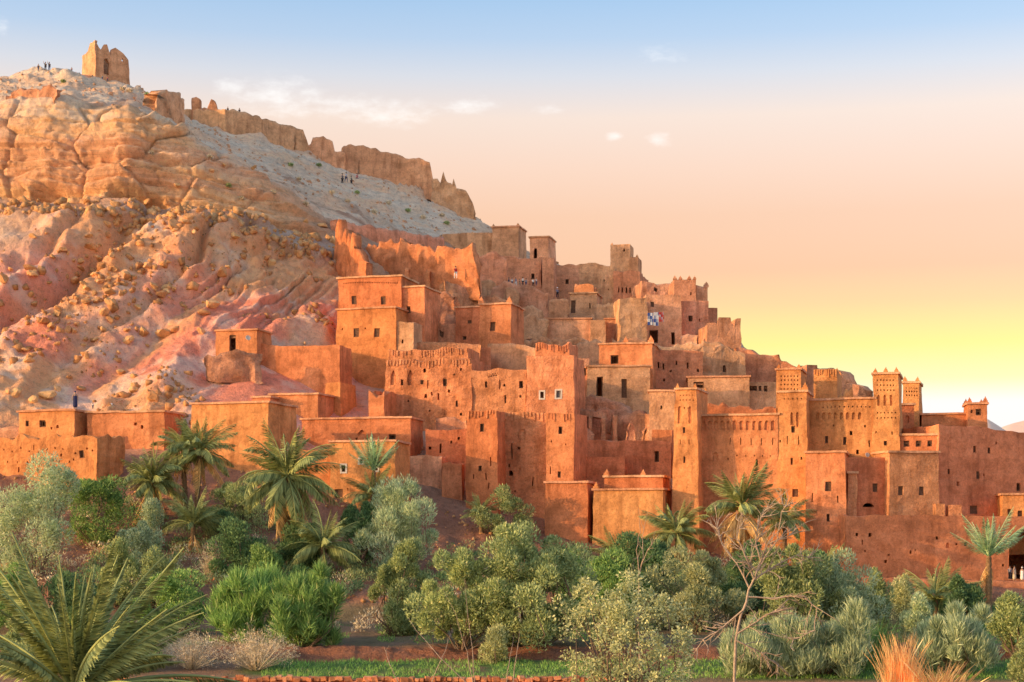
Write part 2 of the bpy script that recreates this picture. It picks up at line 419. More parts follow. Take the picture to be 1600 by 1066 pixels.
q3 = (Zg + 0.12 * Xg + 1.0 * fbm(Xg / 18, Dg / 18, 1.0, 3)) / 2.1; sawt = (q3 - np.floor(q3)) ** 2.5 * sm(vn(Xg / 9, Dg / 9, 3.3), -0.2, 0.4)
out = out + top * (rough * 0.6 + rock * 0.75 + np.maximum(0, ledge) * 0.5 + sawt * 0.9 + 0.12 * fbm(Xg / .9, Dg / .9, Zg / .9, 3))
vil = sm(Tg, 0.4, 1.0) * (1 - sm(Tg, 8.0, 8.6)) * (1 - left) * (1 - top)
out = out + vil * (rough * 0.5 + rock * 0.8)
bank = sm(Tg, -2.6, -2.0) * (1 - sm(Tg, 0.1, 0.6))
out = out + bank * (rough * 0.42 + rock * 0.4)
fld = sm(Tg, -6.5, -6) * (1 - sm(Tg, -2.6, -2.1))
out = out + fld * fbm(Xg / 1.7, Dg / 1.7, 0, 4) * 0.1
edge = sm(Tg, -6.05, -5.9) * (1 - sm(Tg, -4.98, -4.75))
out = out + edge * (fbm(Xg / 1.6, Dg / 1.6, Zg / 0.8, 4) * 0.3)
calm = np.exp(-(np.maximum(0, np.abs(PXg - 450) - 110) / 40) ** 2) * np.exp(-(np.maximum(0, np.abs(Tg - 1.6) - 0.45) / 0.3) ** 2)   # the terrace the hut and its wall stand on
out = out * (1 - 0.85 * calm) - 0.9 * calm
V = np.stack([Xg, Dg, Zg], -1)
du = np.gradient(V, axis=1); dv = np.gradient(V, axis=0)
N = np.cross(du, dv); N /= np.linalg.norm(N, axis=-1, keepdims=True) + 1e-9
TV = V + N * out[..., None]
idx = np.arange(NR * NC).reshape(NR, NC)
Fq = np.stack([idx[:-1, :-1], idx[:-1, 1:], idx[1:, 1:], idx[1:, :-1]], -1).reshape(-1, 4)
# ground colours: what the soil and rock themselves are
def lerp(a, b, t): return a + (np.asarray(b) - a) * t[..., None]
cn = fbm(Xg / 11, Dg / 11, Zg / 11, 4); cn2 = fbm(Xg / 3.0 + 40, Dg / 3.0, Zg / 3.0, 4); cn3 = fbm(Xg / 26 + 9, Dg / 26, Zg / 26, 3)
C = np.empty(V.shape); C[:] = (0.34, 0.20, 0.125)
C = lerp(C, (0.40, 0.215, 0.135), sm(Tg, -0.5, 0.8))
tn = Tg + 0.45 * cn2 + 0.55 * cn
topc = sm(tn, 5.75, 6.55) * (1 - sm(Tg, 8.0, 8.6)) * (1 - sm(PXg, 740, 800))
C = lerp(C, (0.68, 0.34, 0.165), tal)
strk = sm(vn(s / 5.0, Zg / 45.0, 8.8) + 0.5 * vn(s / 1.9, Zg / 20.0, 2.8), -0.1, 0.45) * (1 - sm(Tg, 2.9, 3.6))
red = tal * np.maximum(strk * 0.8, 1.0) * sm(cn3 + 0.5 * cn + 0.6 * np.exp(-((PXg - 430) / 130) ** 2) + 0.25 * np.exp(-((Tg - 2.2) / 0.9) ** 2) - 0.35 * sm(Tg, 3.1, 3.8), 0.0, 0.5)
C = lerp(C, (0.68, 0.225, 0.145), red * 0.9)
C = lerp(C, (0.72, 0.28, 0.195), tal * strk * 0.75)
pink = tal * sm(cn2 + cn * 0.6 - 0.3 * sm(Tg, 2.2, 3.5), 0.05, 0.7)
C = lerp(C, (0.78, 0.46, 0.355), pink * 0.6)
grey = tal * sm(-cn + 0.4 * cn2, 0.2, 0.8)
C = lerp(C, (0.58, 0.44, 0.33), grey * 0.5)
mauve = bench * sm(cn2, -0.4, 0.5) + tal * np.exp(-((PXg - 20) / 60) ** 2) * np.exp(-((Tg - 3.45) / 0.35) ** 2)
C = lerp(C, (0.42, 0.31, 0.24), np.clip(mauve, 0, 1) * 0.8)
C = lerp(C, (0.68, 0.40, 0.21), cliff)
C = lerp(C, (0.68, 0.50, 0.34), cliff * sm(vn(0.0, 7.0, zz / 2.6) + cn2 * 0.5, 0.0, 0.6) * 0.8)
C = lerp(C, (0.64, 0.34, 0.19), cliff * sm(vn(5.0, 7.0, zz / 1.7) + cn * 0.5 + 0.3 * bd1, 0.15, 0.7) * 0.85)
C = lerp(C, (0.66, 0.42, 0.30), cliff * hard * sm(cn + 0.3 * cn2, -0.2, 0.5) * 0.7)
C = lerp(C, (0.66, 0.50, 0.355), topc * 0.9)
C = lerp(C, (0.66, 0.41, 0.25), topc * sm(cn2 + cn * 0.7, -0.15, 0.45) * 0.8)
C = lerp(C, (0.60, 0.48, 0.36), topc * sm(vn(Xg / 7, (Zg + .14 * Xg) / .8, 2.0) + .4 * cn2, 0.1, 0.7) * 0.75)
C = lerp(C, (0.50, 0.34, 0.23), vil * 0.85)
C = lerp(C, (0.36, 0.16, 0.095), bank * 0.9)
C = lerp(C, (0.19, 0.16, 0.08), fld * sm(cn2 + 0.2, -0.5, 0.4) * 0.75)
grass1 = sm(Tg, -6.98, -6.9) * (1 - sm(Tg + 0.08 * cn2, -6.08, -5.95)) * sm(PXg + 60 * cn, 330, 430)
C = lerp(C, (0.10, 0.19, 0.055), grass1 * sm(cn2, -0.75, -0.1) * 0.9)
grass2 = sm(Tg, -4.2, -3.9) * (1 - sm(Tg, -2.4, -2.1)) * sm(PXg, 1380, 1440)
C = lerp(C, (0.09, 0.19, 0.05), grass2 * 0.9)
C = lerp(C, (0.33, 0.135, 0.08), edge * 0.9)
C = np.clip(C * (1 + 0.10 * cn2[..., None]) * (1 + 0.25 * sm(Tg, 0.2, 1.0))[..., None], 0.01, 0.85)

m, nt, b, o_ = nodes_of('hill_rock_and_soil')
at = NX(nt, 'ShaderNodeAttribute', attribute_name='soil'); g = NX(nt, 'ShaderNodeNewGeometry'); v = g.outputs['Position']
n1 = noise(nt, v, 1.3, 8, 0.68); n2 = noise(nt, v, 5.5, 6, 0.7)
col = mixc(nt, at.outputs['Color'], ramp(nt, n1, [(0.28, (0.80, 0.75, 0.72)), (0.5, (1.17, 1.17, 1.16)), (0.72, (1.42, 1.38, 1.33))]), 0.95, 'MULTIPLY')
col = mixc(nt, col, ramp(nt, n2, [(0.3, (0.76, 0.75, 0.74)), (0.55, (1.12, 1.12, 1.12))]), 0.75, 'MULTIPLY')
ab = NX(nt, 'ShaderNodeAttribute', attribute_name='bedding')
n3 = noise(nt, v, 1.0, 7, 0.7, (0.10, 0.10, 2.1)); n4 = noise(nt, v, 0.55, 6, 0.65, (1.2, 1.2, 0.10))
bedc = mixc(nt, ramp(nt, n3, [(0.33, (0.58, 0.50, 0.46)), (0.46, (0.98, 0.97, 0.96)), (0.62, (1.2, 1.2, 1.18))]), ramp(nt, n4, [(0.3, (0.74, 0.70, 0.68)), (0.5, (1, 1, 1))]), 1.0, 'MULTIPLY')
col = mixc(nt, col, mixc(nt, (1, 1, 1), bedc, ab.outputs['Fac']), 1.0, 'MULTIPLY')
nt.links.new(col, b.inputs['Base Color'])
hs = NX(nt, 'ShaderNodeMath', operation='MULTIPLY_ADD'); nt.links.new(n2, hs.inputs[0]); hs.inputs[1].default_value = 0.7; nt.links.new(n1, hs.inputs[2])
h2 = NX(nt, 'ShaderNodeMath', operation='MULTIPLY'); nt.links.new(n3, h2.inputs[0]); nt.links.new(ab.outputs['Fac'], h2.inputs[1])
h3 = NX(nt, 'ShaderNodeMath', operation='ADD'); nt.links.new(hs.outputs[0], h3.inputs[0]); nt.links.new(h2.outputs[0], h3.inputs[1])
bump(nt, b, h3.outputs[0], 1.0, 0.55)
M['hill'] = m
me = mesh_np('hillside', TV.reshape(-1, 3), Fq, M['hill'], False)
ca = me.color_attributes.new('soil', 'FLOAT_COLOR', 'POINT')
ca.data.foreach_set('color', np.concatenate([C.reshape(-1, 3), np.ones((NR * NC, 1))], 1).astype(np.float32).ravel())
bd_ = me.attributes.new('bedding', 'FLOAT', 'POINT'); bd_.data.foreach_set('value', np.clip(cliff * (0.6 - 0.25 * hard) + 0.4 * top + 0.4 * bench, 0, 1).astype(np.float32).ravel())
tag(ob('hillside', me), kind='structure')
# lookup of the finished surface: nearest vertex to a photo direction, first hit wins
TPX = 800 + TV[..., 0] / TV[..., 1] * F; TPY = HZ - (TV[..., 2] - ZC) / TV[..., 1] * F
def surf(px, py):
    d = (TPX - px) ** 2 + (TPY - py) ** 2
    d = d[40:, :]
    near_ = np.argwhere(d < max(16.0, d.min() * 1.5))
    k = min(near_, key=lambda q: TV[q[0] + 40, q[1], 1])
    return Vector(TV[k[0] + 40, k[1]]), Vector(N[k[0] + 40, k[1]])
def ground_at(x, y):
    """height of the finished ground under a world point"""
    c = int(np.argmin(np.abs(cols - (800 + x / y * F))))
    return float(np.interp(y, TV[:, c, 1], TV[:, c, 2]))

# far plain and the bare hills beyond it
m, nt, b, o_ = nodes_of('desert_plain')
g = NX(nt, 'ShaderNodeNewGeometry')
n1 = noise(nt, g.outputs['Position'], 0.01, 8, 0.6)
nt.links.new(ramp(nt, n1, [(0.3, (0.78, 0.50, 0.36)), (0.7, (0.86, 0.60, 0.45))]), b.inputs['Base Color'])
M['plain'] = m
s_ = 15000
tag(ob('desert_plain', mesh_np('desert_plain', [(-s_, -s_, -2.5), (s_, -s_, -2.5), (s_, s_, -2.5), (-s_, s_, -2.5)], [(0, 1, 2, 3)], M['plain'])), kind='structure')
def far_hill(px0, px1, D0, D1, fn):
    u = np.linspace(px0, px1, 90); w = np.linspace(0, 1, 30)
    V = []
    for t in w:
        D = D0 + (D1 - D0) * t
        hgt = np.array([max(0, (HZ - fn(p)) / F * (D0 + D1) / 2) for p in u]) * math.sin(math.pi * min(1, t * 1.0)) ** 0.8
        x = (u - 800) / F * D
        hgt = hgt * (1 + 0.12 * fbm(x / 160, D / 160, 0, 4)) - 2.6
        V.append(np.stack([x, np.full_like(x, D), hgt + ZC * 0.9 * math.sin(math.pi * t)], -1))
    V = np.array(V); n = np.arange(V.shape[0] * V.shape[1]).reshape(V.shape[:2])
    Fc = np.stack([n[:-1, :-1], n[:-1, 1:], n[1:, 1:], n[1:, :-1]], -1).reshape(-1, 4)
    tag(ob('distant_hill', mesh_np('distant_hill', V.reshape(-1, 3), Fc, M['plain'], True)), kind='structure')
far_hill(1380, 2500, 1300, 2300, lambda p: np.interp(p, [1380, 1470, 1540, 1575, 1600, 1640, 1720, 2000, 2500], [760, 690, 640, 662, 672, 664, 672, 690, 800]))
far_hill(1500, 3000, 2600, 3800, lambda p: np.interp(p, [1500, 1560, 1620, 1700, 1900, 2400, 3000], [720, 668, 652, 660, 670, 640, 760]))

# ------------------------------------------------------------------ builders for mud-brick architecture
SEED = [0]
class MB:
    """collects faces of one part in its thing's frame"""
    def __init__(self): self.v = []; self.f = []; self.ix = {}
    def vert(self, p):
        k = (round(p[0], 3), round(p[1], 3), round(p[2], 3))
        if k not in self.ix: self.ix[k] = len(self.v); self.v.append(k)
        return self.ix[k]
    def face(self, *ps):
        i = [self.vert(p) for p in ps]
        if len(set(i)) == len(i): self.f.append(i)
    def box(self, x0, x1, y0, y1, z0, z1):
        a = [(x, y, z) for z in (z0, z1) for y in (y0, y1) for x in (x0, x1)]
        for q in ((0, 1, 5, 4), (1, 3, 7, 5), (3, 2, 6, 7), (2, 0, 4, 6), (4, 5, 7, 6), (2, 3, 1, 0)): self.face(*[a[i] for i in q])
    def build(self, name, mat, parent=None, warp=None, smooth=False):
        V = np.array(self.v, float).reshape(-1, 3)
        if warp is not None and len(V): V = warp(V)
        me = bpy.data.meshes.new(name); me.from_pydata(V.tolist(), [], self.f); me.update()
        if smooth: me.polygons.foreach_set('use_smooth', np.ones(len(me.polygons), bool))
        me.materials.append(mat)
        return ob(name, me, parent)

def breaks(a, b, step, extra):
    n = max(1, int(round((b - a) / step)))
    e = sorted({round(x, 3) for x in extra if a + 0.02 < x < b - 0.02})
    out = [a] + e + [b]
    for i in range(1, n):
        x = a + (b - a) * i / n
        if min(abs(x - q) for q in out) > step * 0.35: out.append(x)
    return sorted(out)

def horn(mb, x, y, z, s=0.45, h=0.9):
    """stepped pointed corner merlon"""
    mb.box(x - s, x + s, y - s, y + s, z, z + h * 0.3)
    mb.box(x - s * .66, x + s * .66, y - s * .66, y + s * .66, z + h * 0.3 + .003, z + h * 0.58)
    b = [(x - s * .42, y - s * .42, z + h * .583), (x + s * .42, y - s * .42, z + h * .583), (x + s * .42, y + s * .42, z + h * .583), (x - s * .42, y + s * .42, z + h * .583)]
    t = (x, y, z + h)
    for i in range(4): mb.face(b[i], b[(i + 1) % 4], t)

def house(label, x0, x1, top, base, yaw=16, depth=None, D=None, taper=0.02, wins=(), cap=True, horns='', mat='mud', name='mud_house', cat='house',
          group=None, prof=None, jag=0.0, ribs=0, open_top=False, dD=0, rgh=0.075, ext=3.0, holes=0, wing=None, hornsz=1.0, hornpx=()):
    """one block of the village, given by where its front stands and shows in the photograph; wins = (px, py, width, height, kind)"""
    SEED[0] += 1; sd_ = SEED[0]; rs = random.Random(sd_)
    xm = (x0 + x1) / 2
    Dm = (D or Dat(xm, base)) + dD
    ya = R(yaw); cy, sy = math.cos(ya), math.sin(ya)
    # front-left corner so that the front's middle stands at Dm
    k0, k1 = (x0 - 800) / F, (x1 - 800) / F
    Ay = Dm
    for _ in range(8):
        Ax = k0 * Ay
        w = (k1 * Ay - Ax) / (cy + k1 * sy)
        Ay = Dm + w / 2 * sy
    Ax = k0 * Ay; w = (k1 * Ay - Ax) / (cy + k1 * sy)
    zt = ZP(top, Dm); zb = ZP(base, Dm) - ext
    h = zt - zb
    d = depth if depth else max(4.0, min(9.0, 0.8 * w))
    root = bpy.data.objects.new(name, None); COL.objects.link(root)
    root.location = (Ax, Ay, zb); root.rotation_euler = (0, 0, -ya)
    root.empty_display_size = 0.5
    tag(root, label, cat, group)
    def loc(px, py):
        k = (px - 800) / F
        u = (k * Ay - Ax) / (cy + k * sy); Dw = Ay - u * sy
        return u, ZP(py, Dw) - zb, Dw
    ops = []
    for (px, py, wp, hp, kd) in wins:
        u, z, Dw = loc(px, py)
        a, b_ = wp * Dw / F / 2 / max(0.5, cy), hp * Dw / F / 2
        u = min(max(u, a + 0.18), w - a - 0.18)
        ops.append([u - a, u + a, max(z - b_, 0.1), min(z + b_, h - 0.45 if not open_top else z + b_), kd])
    for _ in range(holes):
        s = rs.uniform(0.07, 0.15); u = rs.uniform(0.4, w - 0.4); z = rs.uniform(ext + 0.3, h - 0.9)
        if all(u + s + .25 < q[0] or u - s - .25 > q[1] or z + s + .25 < q[2] or z - s - .25 > q[3] for q in ops):
            ops.append([u - s, u + s, z - s * rs.uniform(1, 2), z + s, 'l'])
    tl = taper
    def warp(V, amp=rgh):
        V = V.copy()
        f = V[:, 2] / h
        V[:, 0] = w / 2 + (V[:, 0] - w / 2) * (1 - tl * 2 * h / max(w, 1) * np.clip(f, 0, 1.2) * 0.5)
        V[:, 1] = d / 2 + (V[:, 1] - d / 2) * (1 - tl * 2 * h / max(d, 1) * np.clip(f, 0, 1.2) * 0.5)
        if prof is not None:
            pk = np.interp(V[:, 0] / w, [q[0] for q in prof], [q[1] for q in prof])
            bk = np.interp(V[:, 0] / w + 0.13, [q[0] for q in prof], [q[1] for q in prof])
            pz = np.where(V[:, 1] < d * 0.5, pk, bk)
            V[:, 2] += pz * sm(V[:, 2], h * 0.35, h)
        if jag: V[:, 2] += jag * (fbm(V[:, 0] * 0.9 + sd_ * 3.1, V[:, 1] * 0.9, 0.0 * V[:, 0], 3)) * sm(V[:, 2], h * 0.6, h)
        q = V * 0.55 + sd_ * 7.7
        for a in (0, 1, 2):
            V[:, a] += amp * (1.0 if a < 2 else 0.5) * fbm(q[:, 0] + 31 * a, q[:, 1], q[:, 2], 4, 0.6)
        return V
    wall = MB(); T = 0.38
    stp = 0.75 if w < 14 else 0.95
    xs = breaks(0, w, stp, [q for o in ops for q in o[:2]] + ([q[0] * w for q in prof] if prof else []))
    zs = breaks(0, h, stp, [q for o in ops for q in o[2:4]])
    for i in range(len(xs) - 1):
        for j in range(len(zs) - 1):
            xc, zc = (xs[i] + xs[i + 1]) / 2, (zs[j] + zs[j + 1]) / 2
            if any(o[0] < xc < o[1] and o[2] < zc < o[3] for o in ops): continue
            wall.face((xs[i], 0, zs[j]), (xs[i + 1], 0, zs[j]), (xs[i + 1], 0, zs[j + 1]), (xs[i], 0, zs[j + 1]))
    ys = breaks(0, d, 1.1, [])
    z2 = breaks(0, h, 1.1, []) if len(zs) > 40 else zs
    for j in range(len(zs) - 1):
        for i in range(len(ys) - 1):
            wall.face((w, ys[i], zs[j]), (w, ys[i + 1], zs[j]), (w, ys[i + 1], zs[j + 1]), (w, ys[i], zs[j + 1]))
            wall.face((0, ys[i + 1], zs[j]), (0, ys[i], zs[j]), (0, ys[i], zs[j + 1]), (0, ys[i + 1], zs[j + 1]))
    for i in range(len(xs) - 1):
        for j in range(len(zs) - 1):
            wall.face((xs[i + 1], d, zs[j]), (xs[i], d, zs[j]), (xs[i], d, zs[j + 1]), (xs[i + 1], d, zs[j + 1]))
    rz = h - 0.55
    ringo = [(x, 0) for x in xs] + [(w, y) for y in ys[1:]] + [(x, d) for x in reversed(xs[:-1])] + [(0, y) for y in reversed(ys[1:-1])]
    inn = lambda q: (min(max(q[0], T), w - T), min(max(q[1], T), d - T))
    if not open_top:
        for a, b_ in zip(ringo, ringo[1:] + ringo[:1]):
            ia, ib = inn(a), inn(b_)
            wall.face((*a, h), (*b_, h), (*ib, h), (*ia, h))
            wall.face((*ia, h), (*ib, h), (*ib, rz), (*ia, rz))
    for (a, b_, c, e, kd) in ops:          # reveals
        dp = {'n': 0.16, 'N': 0.2}.get(kd, 0.42)
        if kd in 'nNa':                     # arched head
            K = 6; r_ = (b_ - a) / 2; xm_ = (a + b_) / 2
            rise = min(r_ * (1.0 if kd != 'N' else 1.7), (e - c) * 0.7)
            pts = []
            for k in range(K + 1):
                t = k / K
                if kd == 'N': hh = 1 - abs(2 * t - 1) ** 1.5
                else: hh = math.sqrt(max(0, 1 - (2 * t - 1) ** 2))
                pts.append((a + (b_ - a) * t, e - rise + rise * hh))
            for k in range(K):
                wall.face((pts[k][0], 0, pts[k][1]), (pts[k + 1][0], 0, pts[k + 1][1]), (pts[k + 1][0], 0, e), (pts[k][0], 0, e))
                wall.face((pts[k][0], 0, pts[k][1]), (pts[k][0], dp, pts[k][1]), (pts[k + 1][0], dp, pts[k + 1][1]), (pts[k + 1][0], 0, pts[k + 1][1]))
                if kd != 'a': wall.face((pts[k][0], dp, c), (pts[k + 1][0], dp, c), (pts[k + 1][0], dp, pts[k + 1][1]), (pts[k][0], dp, pts[k][1]))
            zl, zr_ = pts[0][1], pts[-1][1]
        else:
            zl = zr_ = e
            wall.face((a, 0, e), (a, dp, e), (b_, dp, e), (b_, 0, e))
        wall.face((a, 0, c), (a, dp, c), (a, dp, zl), (a, 0, zl))
        wall.face((b_, dp, c), (b_, 0, c), (b_, 0, zr_), (b_, dp, zr_))
        wall.face((a, 0, c), (b_, 0, c), (b_, dp, c), (a, dp, c))
    ow = wall.build('wall', M[mat], root, warp)
    if open_top:
        so = ow.modifiers.new('thickness', 'SOLIDIFY'); so.thickness = 0.55; so.offset = -1
    else:
        rf = MB()
        rf.box(T * .9, w - T * .9, T * .9, d - T * .9, rz - 0.2, rz + 0.01)
        rf.build('roof', M['roof'], root, warp)
    for (a, b_, c, e, kd) in ops:
        fr = MB(); t = min(0.11, (b_ - a) * .2)
        if kd in 'hswdDg':
            y = 0.14
            fr.box(a - .02, a + t, y, y + .1, c, e); fr.box(b_ - t, b_ + .02, y, y + .1, c, e)
            fr.box(a + t, b_ - t, y, y + .1, e - t, e + .02)
            if kd not in 'dD': fr.box(a + t, b_ - t, y, y + .1, c - .02, c + t)
            if kd in 'sdg':                 # boards
                n = 3; ww = (b_ - a - 2 * t) / n
                for q in range(n): fr.box(a + t + q * ww + .008, a + t + (q + 1) * ww - .008, y + .03 + .012 * (q % 2), y + .07 + .012 * (q % 2), c + t * (kd != 'd'), e - t - .004)
            elif kd in 'hw':
                n = 2
                for q in range(1, n + 1):
                    xx = a + (b_ - a) * q / (n + 1); fr.box(xx - .015, xx + .015, y + .03, y + .06, c + t, e - t - .004)
            nm = 'door' if kd in 'dD' else 'window'
            fo = fr.build(nm, M['wood' if kd in 'sdhwD' else 'grey_wood' if kd == 'g' else 'dark_wood'], root, lambda V: warp(V, 0.0))
            if kd in 'wg':
                su = MB(); q = 0.16
                su.box(a - q, a, -.035, .05, c - q, e + q); su.box(b_, b_ + q, -.035, .05, c - q, e + q)
                su.box(a, b_, -.035, .05, e + .002, e + q); su.box(a, b_, -.035, .05, c - q, c - .002)
                su.build('surround', M['white'], fo, warp)
    if cap and not open_top:
        cp = MB(); pr, th = 0.17, 0.2
        n = max(2, int(w / 0.8)); 
        for (y0, y1) in ((-pr, T * .8), (d - T * .8, d + pr)):
            for q in range(n): cp.box(-pr + (w + 2 * pr) * q / n, -pr + (w + 2 * pr) * (q + 1) / n, y0, y1, h + .004, h + th)
        n = max(2, int(d / 0.8))
        for (xa, xb) in ((-pr, T * .8), (w - T * .8, w + pr)):
            for q in range(n): cp.box(xa, xb, T * .8 + .003 + (d - 1.6 * T - .006) * q / n, T * .8 + .003 + (d - 1.6 * T - .006) * (q + 1) / n, h + .004, h + th)
        cp.build('roof_edge', M['cap'], root, lambda V: warp(V, rgh * 1.0))
    hz_ = h + (0.205 if cap else 0.004)
    spots = {'a': (0.2, 0.2), 'b': (w - 0.2, 0.2), 'c': (w - 0.2, d - 0.2), 'e': (0.2, d - 0.2), 'm': (w / 2, 0.2), 'r': (w - .2, d / 2), 'p': (w * .3, .2), 'q': (w * .7, .2)}
    hs = [spots[c] for c in horns] + [(loc(px, top)[0], 0.2) for px in hornpx]
    for (hx, hy) in hs:
        mb = MB(); k = hornsz * rs.uniform(0.85, 1.12)
        horn(mb, hx, hy, hz_, 0.36 * k, 0.85 * k)
        mb.build('merlon', M[mat], root, warp)
    if ribs:
        rb = MB(); n = ribs; rh = 0.75
        for q in range(n):
            xx = w * (q + .5) / n; ww = w / n * 0.28
            if rs.random() < .12: continue
            ww *= rs.uniform(.7, 1.25); rb.box(xx - ww, xx + ww, -.06 - .06 * rs.random(), .02, h - rh * rs.uniform(.55, 1.15), h - .02)
        n2 = max(3, int(d / w * n))
        tag(rb.build('parapet_ribs', M[mat], root, warp), kind='stuff')
    return root

def ruin_wall(label, pts, thick=0.9, mat='ruin', jag=0.5, name='ruined_wall', cat='wall', group=None, dD=0.0, D=None, rgh=0.22, ext=1.6, step=0.42, back=0.12):
    """crumbled wall along a line: pts = (px, top row, base row)"""
    SEED[0] += 1; sd_ = SEED[0]
    pts = np.array(pts, float)
    Ds = np.array([Dat(p[0], p[2]) for p in pts]) + dD if D is None else np.broadcast_to(np.asarray(D, float), (len(pts),)).copy()
    if D is None and len(Ds) > 2:
        Ds = np.convolve(np.pad(Ds, 1, 'edge'), [.25, .5, .25], 'valid')
    L = np.concatenate([[0], np.cumsum(np.hypot(np.diff((pts[:, 0] - 800) / F * Ds), np.diff(Ds)))])
    n = max(3, int(L[-1] / step))
    u = np.union1d(np.linspace(0, L[-1], n + 1), L)
    px = np.interp(u, L, pts[:, 0]); dd = np.interp(u, L, Ds); tp = np.interp(u, L, pts[:, 1]); bs = np.interp(u, L, pts[:, 2])
    X = (px - 800) / F * dd
    zt = ZC + (HZ - tp) / F * dd; zb = ZC + (HZ - bs) / F * dd - ext
    zt = zt + jag * fbm(u * 1.1 + sd_ * 5.3, 0 * u, 0 * u, 5, 0.7) * 0.75
    nz = max(3, int(np.max(zt - zb) / step))
    x0, y0 = X[len(X) // 2], dd[len(dd) // 2]; zo = float(zb.min())
    tx, ty = np.gradient(X), np.gradient(dd); ln = np.hypot(tx, ty); nx, ny = -ty / ln, tx / ln     # away from the viewer
    V = []
    K = 2 * nz + 2
    for i in range(len(u)):
        for k in range(nz + 1):
            t = k / nz; V.append((X[i] - nx[i] * (1 - t) * .25, dd[i] - ny[i] * (1 - t) * .25, zb[i] + (zt[i] - zb[i]) * t))
        for k in range(nz, -1, -1):
            t = k / nz; q = thick * (1 + back * (1 - t)); V.append((X[i] + nx[i] * q, dd[i] + ny[i] * q, zb[i] + (zt[i] - 0.1 - zb[i]) * t))
    V = np.array(V) - np.array([x0, y0, zo])
    q = V * 0.5 + sd_ * 3.7
    for a in (0, 1, 2): V[:, a] += rgh * (1 if a < 2 else 0.7) * fbm(q[:, 0] + 31 * a, q[:, 1], q[:, 2], 4, 0.62)
    Fc = []
    for i in range(len(u) - 1):
        for k in range(K - 1):
            Fc.append((i * K + k, (i + 1) * K + k, (i + 1) * K + k + 1, i * K + k + 1))
    m_ = len(u) - 1
    for k in range(nz):
        Fc.append((k, k + 1, K - 2 - k, K - 1 - k)[::-1] if False else (k + 1, k, K - 1 - k, K - 2 - k))
        Fc.append((m_ * K + k, m_ * K + k + 1, m_ * K + K - 2 - k, m_ * K + K - 1 - k))
    me = mesh_np(name, V, Fc, M[mat])
    o = ob(name, me, None, (x0, y0, zo))
    return tag(o, label, cat, group)

# ------------------------------------------------------------------ the village, from the river front up to the crest
def row(x0, x1, y, n, w, h, kd):
    return [(x0 + (x1 - x0) * i / (n - 1), y, w, h, kd) for i in range(n)]
# --- left bank houses
house('lower pocked orange wall of a house at the left edge above shrubs', -30, 151, 681, 752, 17, 5, mat='mud_ochre', cap=False, jag=.35, rgh=.13, holes=12,
      wins=[(127, 709, 7, 13, 'h')] + row(5, 100, 702, 8, 2.4, 3, 'l') + row(10, 110, 722, 7, 2.2, 3.4, 'l') + [(52, 696, 1.6, 9, 'l'), (30, 733, 3, 8, 'l')])
house('orange house at the left edge with two small windows beneath the slope', 28, 116, 643, 690, 17, 6, mat='mud_ochre', rgh=.1, holes=4,
      wins=[(66, 662, 11, 11, 'h'), (41, 662, 5.5, 9, 'h')])
ruin_wall('low pale parapet wall at the left edge before the orange house', [(-25, 668, 690), (30, 668, 690), (56, 670, 690)], D=161, jag=.1, name='parapet_wall', mat='mud_pink')
house('flat stone-topped hut between the two left orange houses', 108, 138, 652, 690, 4, 4, D=163, mat='mud_pink')
house('long shaded orange house right of the person in blue', 135, 256, 645, 700, 12, 5, mat='mud', rgh=.1, holes=3)
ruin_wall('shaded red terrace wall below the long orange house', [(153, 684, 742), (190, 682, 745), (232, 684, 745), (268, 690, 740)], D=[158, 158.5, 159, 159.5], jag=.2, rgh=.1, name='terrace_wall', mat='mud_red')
house('large plain ochre house with blank front behind twin palms', 297, 420, 631, 735, 17, 6.5, mat='mud_ochre', wins=[(322, 672, 9, 20, 'n')], rgh=.06)
ruin_wall('broken red wall stub at the foot of the plain ochre house', [(352, 690, 745), (358, 688, 748), (368, 700, 750)], D=158, jag=.2, name='wall_stub', mat='mud_red')
house('orange house with layered roof edge right of plain ochre house', 420, 498, 617, 690, 14, 7, mat='mud', D=172)
house('low orange annex with dark roof line between plain house and layered house', 394, 424, 622, 680, 14, 4, mat='mud_red', D=171)
house('long orange house with one dark window high at its right end', 470, 642, 655, 716, 12, 5, D=166, mat='mud', wins=[(613, 683, 11, 8.5, 'h'), (565, 676, 14, 8, 'N')], rgh=.08, holes=2)
house('orange house with whitewashed window surrounds and brown wooden door', 514, 618, 691, 795, 13, 5, mat='mud_ochre', rgh=.08,
      wins=[(535.5, 732, 6, 10, 'w'), (588, 731, 6, 9, 'w'), (563, 721, 6, 6, 'w'), (528, 780, 13, 31, 'd'), (558, 759, 3, 5, 'l'), (542, 765, 2, 4, 'l')])
house('ochre lean-to with two dark windows left of the wooden door', 455, 517, 704, 780, 13, 4, D=154.5, mat='mud_ochre', cap=False, jag=.2, wins=[(495, 732, 5, 10, 'h'), (477, 733, 4, 8, 'h'), (473, 750, 3, 4, 'l')], holes=3)
house('small tan wall house right of the whitewashed windows house', 618, 690, 713, 768, 6, 4, D=160, mat='mud_pale', cap=False, jag=.12)
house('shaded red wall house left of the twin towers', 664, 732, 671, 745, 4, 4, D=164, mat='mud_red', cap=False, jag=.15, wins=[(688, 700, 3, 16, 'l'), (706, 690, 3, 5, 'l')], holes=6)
house('low red block at the left foot of the twin towers', 690, 722, 724, 765, 4, 3, D=158, mat='mud_red', cap=False, jag=.15)
